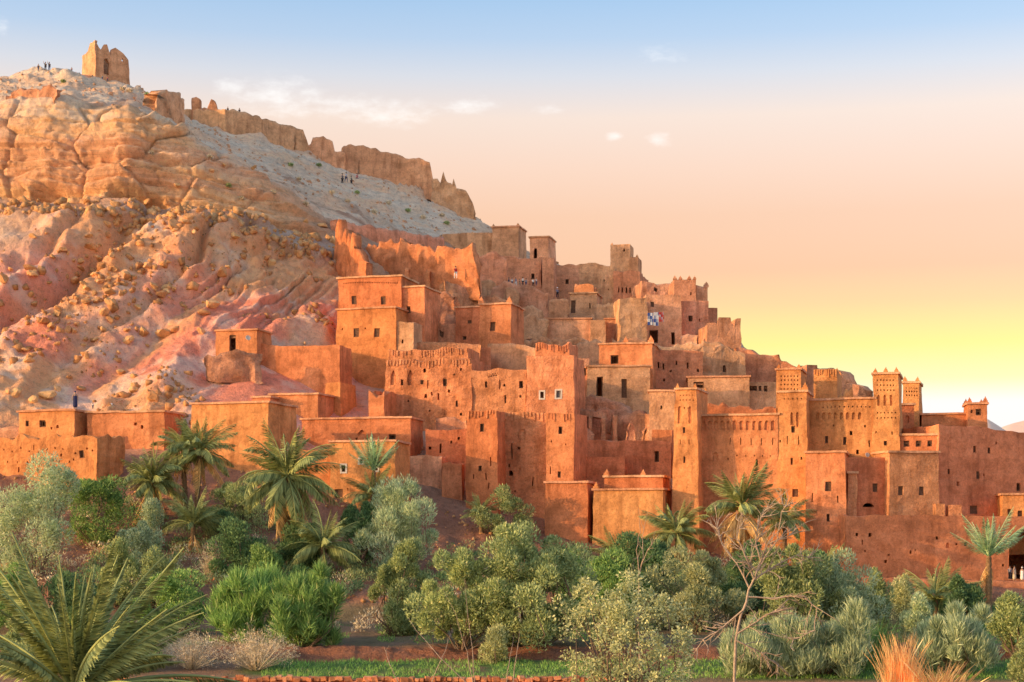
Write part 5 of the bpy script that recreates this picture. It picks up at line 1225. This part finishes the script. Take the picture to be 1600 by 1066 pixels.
# undergrowth that nobody could count, over the bank between terrace and village
g = np.random.default_rng(31)
for (lab, mt, nn, sd0, ra, rb) in [('low olive undergrowth covering the bank below the village', 'olive', 420, 1, 126.5, 147), ('low dark undergrowth in the hollows of the bank', 'dark', 300, 2, 126, 146), ('pale dry undergrowth over the bank and terrace edges', 'dry', 220, 3, 118, 147)]:
    cen, rad = [], []
    while len(cen) < nn:
        px, dd = g.uniform(-40, 1330), g.uniform(ra, rb)
        if vn(px / 60.0 + sd0 * 9, dd / 4.0, sd0 * 3.3) < -.05: continue
        if 520 < px < 860 and dd > 137 and g.random() < .75: continue
        x = (px - 800) / F * dd; r = g.uniform(.35, 1.0)
        cen.append((x, dd, ground_at(x, dd) + r * .35)); rad.append((r, r, r * .9))
    tag(ob('undergrowth', leaf_mesh('undergrowth', *leaves(g, np.array(cen), np.array(rad), nn * 90, .26, .075, .9, .5, .3), M[mt])), lab, kind='stuff')
# grass of the terraces
g = np.random.default_rng(3)
def grass(n, f, nm):
    V = []
    px = g.uniform(-20, 1620, n * 3); t = g.random(n * 3)
    rr = f(px, t); keep = rr >= 0; px, rr = px[keep][:n], rr[keep][:n]
    x = (px - 800) / F * rr
    z = np.array([ground_at(a, b_) for a, b_ in zip(x, rr)]) - .02
    n = len(x); h = g.uniform(.1, .3, n); a = g.uniform(0, 3.14, n); wd = .025
    b_ = np.stack([x, rr, z], -1); o1 = np.stack([np.cos(a) * wd, np.sin(a) * wd, 0 * a], -1)
    tip = b_ + np.stack([g.normal(size=n) * .08, g.normal(size=n) * .08, h], -1)
    V = np.stack([b_ - o1, b_ + o1, tip], 1).reshape(-1, 3)
    tag(ob('grass', mesh_np('grass', V, np.arange(3 * n).reshape(n, 3), M['grassm'])), nm, kind='stuff')
grass(15000, lambda px, t: np.where((px > 395 + 40 * vn(px / 20, 1, 1)) & (vn(px / 40, t * 3, 2) > -.55), 98.5 + t * 7.0, -1), 'green grass strip along the bottom terrace')
grass(9000, lambda px, t: np.where((px > 1390) | (vn(px / 30, t * 4, 7) > .3), 110 + t * 13, -1), 'grass on the upper terrace and green plot at the right')

# ------------------------------------------------------------------ boulders and rubble
M['boulder'] = mat_mud('boulder_rock', (0.58, 0.32, 0.15), 0.25, 0.15, (0.8, 1.15))
def rock_mesh(seed):
    bm = bmesh.new(); bmesh.ops.create_icosphere(bm, subdivisions=2, radius=1.0)
    V = np.array([v.co[:] for v in bm.verts]); rs = np.random.default_rng(seed)
    for _ in range(14):                       # flat broken faces
        nn = norm(rs.normal(size=3)); k = rs.uniform(.38, .72); d = V @ nn
        V = V - np.outer(np.maximum(0, d - k), nn)
    V = 1.3 * V * (1 + .06 * fbm(V[:, 0] * 2 + seed, V[:, 1] * 2, V[:, 2] * 2, 3))[:, None] * np.array([1, .9, .75])
    for v, c in zip(bm.verts, V): v.co = c
    me = bpy.data.meshes.new('boulder'); bm.to_mesh(me); bm.free(); me.materials.append(M['boulder'])
    return me
RK = [rock_mesh(i) for i in range(8)]
rs = random.Random(12)
spots = [(146, 383, 19), (130, 410, 15), (156, 402, 13), (178, 398, 14), (120, 440, 16), (200, 428, 20), (188, 436, 12), (168, 455, 22), (135, 450, 14), (118, 470, 15), (172, 432, 12), (205, 400, 13), (190, 390, 11), (46, 415, 20), (58, 430, 18), (10, 440, 22), (20, 420, 14), (232, 412, 16), (218, 415, 13), (150, 426, 12), (160, 440, 14), (148, 468, 13), (176, 470, 20),
         (272, 352, 28), (288, 344, 18), (370, 368, 24), (352, 428, 24), (330, 475, 28), (318, 488, 20), (252, 460, 22), (262, 455, 15), (245, 452, 12), (56, 478, 15), (92, 490, 16), (80, 508, 14), (110, 515, 18), (120, 502, 14), (205, 530, 24), (225, 520, 26), (258, 520, 30), (270, 515, 20), (50, 560, 18), (66, 552, 16), (40, 545, 14), (93, 535, 13), (108, 588, 14), (190, 580, 18), (210, 585, 14),
         (420, 372, 18), (425, 408, 20), (418, 400, 14), (445, 372, 15), (395, 360, 14), (30, 610, 22), (70, 615, 30), (90, 605, 20), (50, 622, 18), (205, 610, 18), (240, 620, 22), (275, 608, 18), (130, 605, 16), (60, 640, 16), (15, 610, 14), (300, 340, 18), (172, 364, 12), (185, 350, 14), (335, 265, 12), (352, 258, 10), (398, 262, 12), (280, 287, 14), (180, 318, 18), (205, 318, 16), (232, 318, 18), (258, 320, 14), (480, 345, 14), (505, 350, 18), (530, 350, 16)]
for _ in range(90):
    spots.append((rs.gauss(165, 60), rs.gauss(430, 55), 6 + 13 * rs.random() ** 1.6))
for _ in range(14):
    spots.append((rs.uniform(0, 500), rs.uniform(330, 630), rs.uniform(5, 10)))
ONES = ['', 'first', 'second', 'third', 'fourth', 'fifth', 'sixth', 'seventh', 'eighth', 'ninth', 'tenth', 'eleventh', 'twelfth', 'thirteenth', 'fourteenth', 'fifteenth', 'sixteenth', 'seventeenth', 'eighteenth', 'nineteenth']
def nth(n):
    if n < 20: return ONES[n]
    t = {2: 'twent', 3: 'thirt', 4: 'fort', 5: 'fift'}[n // 10]
    return t + 'ieth' if n % 10 == 0 else t + 'y-' + ONES[n % 10]
spots = sorted(q for q in spots if -5 < q[0] < 520 and 230 < q[1] < 640)
nb = 0; nbig = 0
for (px, py, s) in spots:
    if not (-5 < px < 520 and 230 < py < 640): continue
    p, nn = surf(px, py)
    r = s * p.y / F * .5
    o = ob('boulder', RK[rs.randrange(8)], None, p + Vector((0, -.2 * r, .05 * r)))
    o.rotation_euler = (rs.gauss(0, .5), rs.gauss(0, .5), rs.uniform(0, 6.28)); o.scale = (r * rs.uniform(.9, 1.25), r * rs.uniform(.85, 1.1), r * rs.uniform(.8, 1.1))
    big = s >= 17
    nbig += big
    tag(o, ('large tumbled orange boulder on the bare hillside, %s from the left' % nth(nbig)) if big else 'smaller tumbled stone among the boulders of the hillside', 'boulder', 'large boulders on the hillside' if big else 'smaller stones on the hillside')
    nb += 1
# loose rubble: countless, one object each zone
def rubble(n, f, nm, smin, smax, mat='boulder'):
    g = np.random.default_rng(n)
    base = np.array([v.co[:] for v in RK[0].vertices])
    cube = np.array([(-1, -1, -1), (1, -1, -1), (1, 1, -1), (-1, 1, -1), (-1, -1, 1), (1, -1, 1), (1, 1, 1), (-1, 1, 1)], float)
    fc = np.array([(0, 3, 2, 1), (4, 5, 6, 7), (0, 1, 5, 4), (1, 2, 6, 5), (2, 3, 7, 6), (3, 0, 4, 7)])
    V, Fc = [], []
    sel = f(g, n)
    for k, (i, j) in enumerate(sel):
        c = TV[i, j]; s = smin + (smax - smin) * g.random() ** 2.5
        q = cube * g.uniform(.5, 1.0, 3) * s; q = q * (1 + g.normal(size=(8, 1)) * .18)
        a = norm(g.normal(size=3)); m_ = np.array(Matrix.Rotation(g.uniform(0, 6.28), 3, Vector(a)))
        V.append(q @ m_.T + c); Fc.append(fc + 8 * k)
    tag(ob('rubble', mesh_np('rubble', np.concatenate(V), np.concatenate(Fc), M[mat])), nm, kind='stuff')
sel_all = np.argwhere((tal > .5) & (patch > .35) & (PXg > -30) & (PXg < 560)); sel_top = np.argwhere((top > .5) & (PXg > -20) & (PXg < 770)); sel_b = np.argwhere((bank > .5) & (PXg > -20) & (PXg < 1300)); sel_v = np.argwhere((vil > .5) & (PXg > 640) & (PXg < 1100)); sel_be = np.argwhere((bench > .5) & (PXg > -20) & (PXg < 560))
rubble(800, lambda g, n: sel_all[g.integers(0, len(sel_all), n)], 'small stones strewn over the red slope', .07, .5)
rubble(1100, lambda g, n: sel_top[g.integers(0, len(sel_top), n)], 'stones strewn over the pale upper slope', .08, .28, 'mud_pale')
rubble(1500, lambda g, n: sel_b[g.integers(0, len(sel_b), n)], 'stones strewn over the red bank', .06, .22)
rubble(1500, lambda g, n: sel_v[g.integers(0, len(sel_v), n)], 'rubble between the houses', .1, .35, 'mud_pale')
rubble(500, lambda g, n: sel_be[g.integers(0, len(sel_be), n)], 'fallen blocks along the foot of the cliff', .2, .6)
# sparse desert scrub on the upper slope
for i, (px, py, s) in enumerate(sorted([(205, 142, 9), (190, 138, 6), (232, 148, 7), (100, 128, 7), (330, 245, 9), (455, 262, 8), (470, 282, 9), (520, 300, 9), (560, 300, 7), (610, 318, 9), (585, 330, 10), (640, 330, 8), (500, 258, 7), (545, 315, 8), (430, 300, 8), (660, 340, 8), (690, 335, 8), (700, 350, 9), (240, 240, 8), (360, 290, 8), (380, 310, 9), (480, 318, 9)])):
    p, nn = surf(px, py); r = s * p.y / F * .5
    gg = np.random.default_rng(i); lm = leaves(gg, np.array([[0, 0, r * .3]]), np.array([[r, r, r * .6]]), 260, .28, .09, .8, .7, .2)
    o = ob('desert_tuft', leaf_mesh('desert_tuft', *lm, M['dry' if i % 3 else 'olive']), None, p)
    tag(o, 'small grey-green desert tuft on the pale upper slope, %s from the left' % nth(i + 1), 'tuft', 'desert tufts on the upper slope')

# ------------------------------------------------------------------ dry-stone terrace wall along the bottom edge, stone by stone
M['stone'] = mat_mud('terrace_stone', (0.52, 0.22, 0.11), 0.3, 0.05, (0.7, 1.25))
root = bpy.data.objects.new('stone_terrace_wall', None); COL.objects.link(root); root.location = (0, 97.0, -1.0)
tag(root, 'low red brick-like stone wall along the bottom edge of the photo', 'wall')
sb = []
for i in range(5):
    bm = bmesh.new(); bmesh.ops.create_cube(bm, size=1.0); bmesh.ops.bevel(bm, geom=bm.edges[:], offset=.12, segments=1, affect='EDGES')
    for v in bm.verts: v.co += Vector((random.gauss(0, .04), random.gauss(0, .04), random.gauss(0, .05)))
    me = bpy.data.meshes.new('stone'); bm.to_mesh(me); bm.free(); me.materials.append(M['stone']); sb.append(me)
for rw in range(4):
    x = -24.0
    while x < 6.0:
        w = rs.uniform(.28, .52)
        o = ob('stone', sb[rs.randrange(5)], root, (x + w / 2, rs.gauss(0, .06), 1.02 + .14 - rw * .3 + rs.gauss(0, .035))); o.rotation_euler = (rs.gauss(0, .06), rs.gauss(0, .09), rs.gauss(0, .12)); o.scale = (w * .95, .5, .27 * rs.uniform(.75, 1.25)); x += w * (1.0 if rs.random() > .06 else 1.5)
bm_ = MB(); bm_.box(-24, 6, .05, .6, -.2, 1.1); bm_.build('earth_core', M['mud_red'], root)

# ------------------------------------------------------------------ people
SKIN = mat_plain('skin', (0.42, 0.26, 0.18), .05, 3, .6, 0)
def cloth(c):
    k = 'cloth_%d_%d_%d' % tuple(int(v * 100) for v in c)
    if k not in M: M[k] = mat_plain(k, c, .12, 5, .9, 0)
    return M[k]
HAIR = mat_plain('hair', (0.02, 0.015, 0.012), .1, 5, .6, 0)
def skin_mesh(name, verts, edges, radii, mat, level=1):
    me = bpy.data.meshes.new(name); me.from_pydata(verts, edges, []); me.update()
    o = bpy.data.objects.new(name, me); COL.objects.link(o)
    mo = o.modifiers.new('skin', 'SKIN'); mo.use_smooth_shade = True
    for sv, r_ in zip(me.skin_vertices[0].data, radii): sv.radius = r_ if isinstance(r_, tuple) else (r_, r_)
    me.skin_vertices[0].data[0].use_root = True
    su = o.modifiers.new('sub', 'SUBSURF'); su.levels = su.render_levels = level
    dg = bpy.context.evaluated_depsgraph_get(); m2 = bpy.data.meshes.new_from_object(o.evaluated_get(dg)); m2.name = name
    bpy.data.objects.remove(o); bpy.data.meshes.remove(me)
    m2.materials.clear(); m2.materials.append(mat)
    return m2
def body_set(pose):
    st = .16 if pose == 'walk' else .05
    arm = {'walk': .14, 'stand': .0, 'up': 0}[pose]
    V = [(0, 0, .95), (0, 0, 1.15), (0, 0, 1.38), (0, 0, 1.50), (0, -.01, 1.60), (0, 0, 1.70),
         (.10, 0, .90), (.11, -st, .50), (.11, -st * .6, .08), (.11, -st * .6 - .14, .04),
         (-.10, 0, .90), (-.11, st, .50), (-.11, st * 1.4, .10), (-.11, st * 1.4 - .12, .04),
         (.19, 0, 1.40), (.24, arm, 1.14), (.25, arm * .5 - .06, .90), (.25, arm * .5 - .08, .80),
         (-.19, 0, 1.40), (-.24, -arm, 1.14), (-.25, -arm * .5 - .06, .90), (-.25, -arm * .5 - .08, .80)]
    if pose == 'up':
        V[19:22] = [(-.34, -.05, 1.60), (-.36, -.12, 1.86), (-.36, -.13, 1.95)]
    E = [(0, 1), (1, 2), (2, 3), (3, 4), (4, 5), (0, 6), (6, 7), (7, 8), (8, 9), (0, 10), (10, 11), (11, 12), (12, 13), (2, 14), (14, 15), (15, 16), (16, 17), (2, 18), (18, 19), (19, 20), (20, 21)]
    Rr = [(.15, .10), (.14, .10), (.16, .10), .055, (.085, .10), (.075, .09), .09, .065, .045, .04, .09, .065, .045, .04, .06, .045, .035, .03, .06, .045, .035, .03]
    return V, E, Rr
POSE = {p: body_set(p) for p in ('walk', 'stand', 'up')}
PM = {}
def pmesh(pose, part, mat):
    k = (pose, part, mat.name)
    if k in PM: return PM[k]
    V, E, Rr = POSE[pose]; g_ = 1.2
    sc_ = lambda r, q: tuple(v * q for v in r) if isinstance(r, tuple) else (r * q, r * q)
    if part == 'body': me = skin_mesh('person', V, E, Rr, mat)
    else:
        ids = {'shirt': [1, 2, 14, 15, 18, 19], 'trousers': [0, 6, 7, 8, 10, 11, 12], 'robe': [2, 1, 0]}[part]
        vs = [V[i] for i in ids]; es = [(ids.index(a), ids.index(b_)) for a, b_ in E if a in ids and b_ in ids]
        rr = [sc_(Rr[i], g_ * (1.08 if part == 'shirt' else 1.05)) for i in ids]
        if part == 'robe': vs = [V[2], V[1], V[0], (0, 0, .5), (0, 0, .08)]; es = [(0, 1), (1, 2), (2, 3), (3, 4)]; rr = [(.2, .14), (.2, .15), (.22, .17), (.24, .2), (.27, .23)]
        if part == 'shirt': vs.append((0, 0, .98)); es.append((0, len(vs) - 1)); rr.append((.185, .13))
        me = skin_mesh(part, vs, es, rr, mat)
    PM[k] = me
    return me
def person(label, px, py, hpx, shirt, trousers, pose='stand', face=0, D=None, robe=False, hair=HAIR):
    """py = row of the feet"""
    Dm = D or Dat(px, py)
    x = (px - 800) / F * Dm; z = ZP(py, Dm)
    k = hpx * Dm / F / 1.78
    o = ob('person', pmesh(pose, 'body', SKIN), None, (x, Dm, z), (0, 0, R(face))); o.scale = (k, k, k)
    tag(o, label, 'person', None)
    if robe: ob('robe', pmesh(pose, 'robe', cloth(shirt)), o)
    else:
        ob('shirt', pmesh(pose, 'shirt', cloth(shirt)), o); ob('trousers', pmesh(pose, 'trousers', cloth(trousers)), o)
    key = 'hair'
    if key not in PM:
        bm = bmesh.new(); bmesh.ops.create_icosphere(bm, subdivisions=2, radius=.115)
        for v in bm.verts:
            v.co.y *= 1.05
            if v.co.z < -.03 and v.co.y < .02: v.co *= .75
        me = bpy.data.meshes.new('hair'); bm.to_mesh(me); bm.free(); PM[key] = me; me.materials.append(HAIR)
    h_ = ob('hair', PM['hair'] if hair is HAIR else PM['hair'].copy(), o, (0, .015, 1.70))
    if hair is not HAIR: h_.data.materials.clear(); h_.data.materials.append(hair); h_.name = 'head_scarf'
    return o
DK, JN, WH, RD, BL, BE = (.03, .03, .04), (.06, .08, .16), (.75, .74, .72), (.5, .05, .05), (.07, .12, .35), (.4, .32, .22)
person('person in a long dark blue robe standing on a roof at left', 117.5, 639, 28, (.04, .045, .11), DK, 'stand', 20, D=166, robe=True, hair=cloth((.05, .05, .12)))
person('person in white at the back of the left roofs, nearer the robed person', 145, 640, 12, WH, JN, 'stand', 0, D=168)
person('person in white farther right behind the left roofs', 175, 640, 12, WH, BE, 'walk', 40, D=168)
for i, (px, py, h, s, t, po) in enumerate([(60, 112, 12, DK, JN, 'stand'), (71, 111, 14, DK, DK, 'up'), (77, 111, 14, DK, JN, 'up')]):
    person(['leftmost', 'middle', 'rightmost'][i] + ' dark figure of the three on the hilltop crest left of the tower', px, py, h, s, t, po, 10 * i, D=260)
person('lone reddish figure on the crest between the three figures and the tower', 112, 114, 9, (.4, .2, .18), JN, 'stand', 0, D=261)
person('figure in red sitting low in the doorway of the hilltop tower', 168, 128, 9, RD, JN, 'stand', 0, D=258)
person('figure in blue-grey beside the hilltop tower doorway', 160, 126, 9, (.15, .25, .28), JN, 'stand', 0, D=258)
person('dark figure on top of the ridge rampart, left', 356, 178, 11, DK, DK, 'stand', 30, D=263.4)
person('dark figure on top of the ridge rampart, right', 374, 181, 12, DK, DK, 'walk', -30, D=264.5)
for i, (px, s, t) in enumerate([(535, (.05, .1, .14), DK), (541, (.55, .6, .66), JN), (549, (.06, .12, .12), DK), (558, (.5, .06, .09), JN)]):
    person(['dark-clothed first', 'white-shirted second', 'dark-clothed third', 'red-clothed last'][i] + ' hiker of the group on the pale slope', px, 288 + [0, -3, 2.5, -1][i], [17, 16, 15.5, 16][i], s, t, 'walk' if i % 2 else 'stand', 70)
person('person in red on the path by the orange ruin', 712, 436, 20, RD, WH, 'walk', 20, D=206)
person('person in pink on the wall path above the orange ruin', 690, 384, 17, (.6, .3, .45), BL, 'stand', 0, D=244)
crowd = [(800, WH, JN, 0), (806, (.2, .22, .3), WH, 1), (812, DK, BE, 0), (817, WH, DK, 1), (822, (.3, .34, .42), JN, 0), (833, WH, DK, 1), (838, WH, (.12, .1, .16), 0), (795, (.08, .08, .12), JN, 1)]
for i, (px, s, t, k) in enumerate(crowd):
    person('visitor in the crowd below the skyline towers, %s' % ['in white at its left', 'in slate, second row', 'in black', 'white-shirted in the middle', 'in blue-grey', 'in white by the dark window', 'in white at its right end', 'in dark clothes at its far left'][i], px, 447 + (i % 3), 13 + (i % 2), s, t, 'walk' if k else 'stand', 40 * i, D=219 + (i % 3))
person('person with a pale head cloth in the shaded lane right of the crowd', 871, 466, 17, (.16, .2, .32), DK, 'stand', 30, D=226, hair=cloth((.7, .72, .78)))
person('person in a beige robe at the arched gate', 1585, 908, 24, (.55, .45, .30), BE, 'stand', 40, D=141, robe=True)
person('person in a white robe at the arched gate, rightmost', 1597, 908, 22, (.78, .76, .74), WH, 'stand', -30, D=141, robe=True, hair=cloth((.75, .73, .7)))
person('person in dark jacket just inside the arched gate', 1578, 906, 22, (.18, .2, .26), DK, 'stand', 0, D=143)

# ------------------------------------------------------------------ small things of the village
def sheet(name, label, cat, pts, D, cols_, group=None):
    """hanging rug: pts = (x0, x1, y0, y1) in the photo; woven in coloured bands, slightly rippled"""
    x0, x1, y0, y1 = pts; n = 10
    root_x, root_z = (x0 - 800) / F * D, ZP(y1, D)
    w, h = (x1 - x0) * D / F, (y1 - y0) * D / F
    V, Fc = [], []
    for j in range(9):
        for i in range(n + 1):
            V.append((w * i / n, -.06 * math.sin(i * 1.9) - .02 * j / 8, h * j / 8))
    nv = len(V); V += [(a, b_ + .03, c) for a, b_, c in V]
    for j in range(8):
        for i in range(n):
            q = (j * (n + 1) + i, j * (n + 1) + i + 1, (j + 1) * (n + 1) + i + 1, (j + 1) * (n + 1) + i); Fc.append(q); Fc.append(tuple(nv + k for k in q[::-1]))
    me = mesh_np(name, np.array(V), Fc)
    for c in cols_: me.materials.append(cloth(c))
    for i, p in enumerate(me.polygons): p.material_index = ((i // 2 // n) // 2 + (i // 2 % n) // 4) % len(cols_)
    return tag(ob(name, me, None, (root_x, D, root_z)), label, cat, group)
DR = 205.8
sheet('hanging_rug', 'blue and white patterned rug hanging on the shaded house, leftmost', 'rug', (1012, 1021, 489, 508), DR, [BL, WH, (.3, .34, .45)])
sheet('hanging_rug', 'white and blue rug in the middle of the hanging rugs', 'rug', (1021.6, 1029, 488, 509), DR, [WH, BL, (.35, .4, .55), WH])
sheet('hanging_rug', 'red rug at the right end of the hanging rugs', 'rug', (1029.6, 1037, 488, 503), DR, [RD, (.6, .15, .12), (.5, .4, .45)])
def pole(label, x0, y0, x1, y1, D, r=.05, mat='white', name='pole', cat='pole'):
    a, b_ = P(x0, y0, D), P(x1, y1, D - .1)
    V, Fc = tubes([([a - a, (b_ - a) * .5, b_ - a], [r, r * .95, r * .9])], 6)
    return tag(ob(name, mesh_np(name, V, Fc, M[mat]), None, a), label, cat)
pole('thin white pole leaning on the shaded wall right of the orange corner house', 1386, 735, 1393, 752, 149.5)
pole('wooden ladder rail beside the white pole', 1383, 728, 1388, 738, 149.6, mat='wood')
def dish(label, px, py, D, r):
    V, Fc = [(0, 0, 0)], []; n = 14
    for k in (1, 2):
        for i in range(n):
            a = 6.283 * i / n; q = r * k / 2; V.append((math.cos(a) * q, -.25 * q * q / r, math.sin(a) * q))
    for i in range(n):
        j = (i + 1) % n
        Fc.append((0, 1 + i, 1 + j, 1 + j)); Fc.append((1 + i, 1 + n + i, 1 + n + j, 1 + j))
    me = bpy.data.meshes.new('satellite_dish'); me.from_pydata(V, [], [tuple(dict.fromkeys(f)) for f in Fc]); me.materials.append(M['white'])
    p = P(px, py, D)
    root = bpy.data.objects.new('satellite_dish', None); COL.objects.link(root); root.location = p; tag(root, label, 'dish')
    d_ = ob('reflector', me, root, None, (R(-15), 0, R(25)))
    so = d_.modifiers.new('thickness', 'SOLIDIFY'); so.thickness = .03
    V, Fc = tubes([([Vector((0, .02, 0)), Vector((0, .25, -.1)), Vector((0, .6, -.25))], [.03, .03, .03]), ([Vector((0, -.05, -r * .6)), Vector((0, -r * .7, 0))], [.015, .015])], 5)
    ob('bracket', mesh_np('bracket', V, Fc, M['grey_wood']), root)
dish('small white disc on the hut wall beside its doorway', 387.5, 528, 177.2, .28)
dish('white satellite dish at the foot of the zigzag kasbah wall', 1355, 711, 150.5, .22)
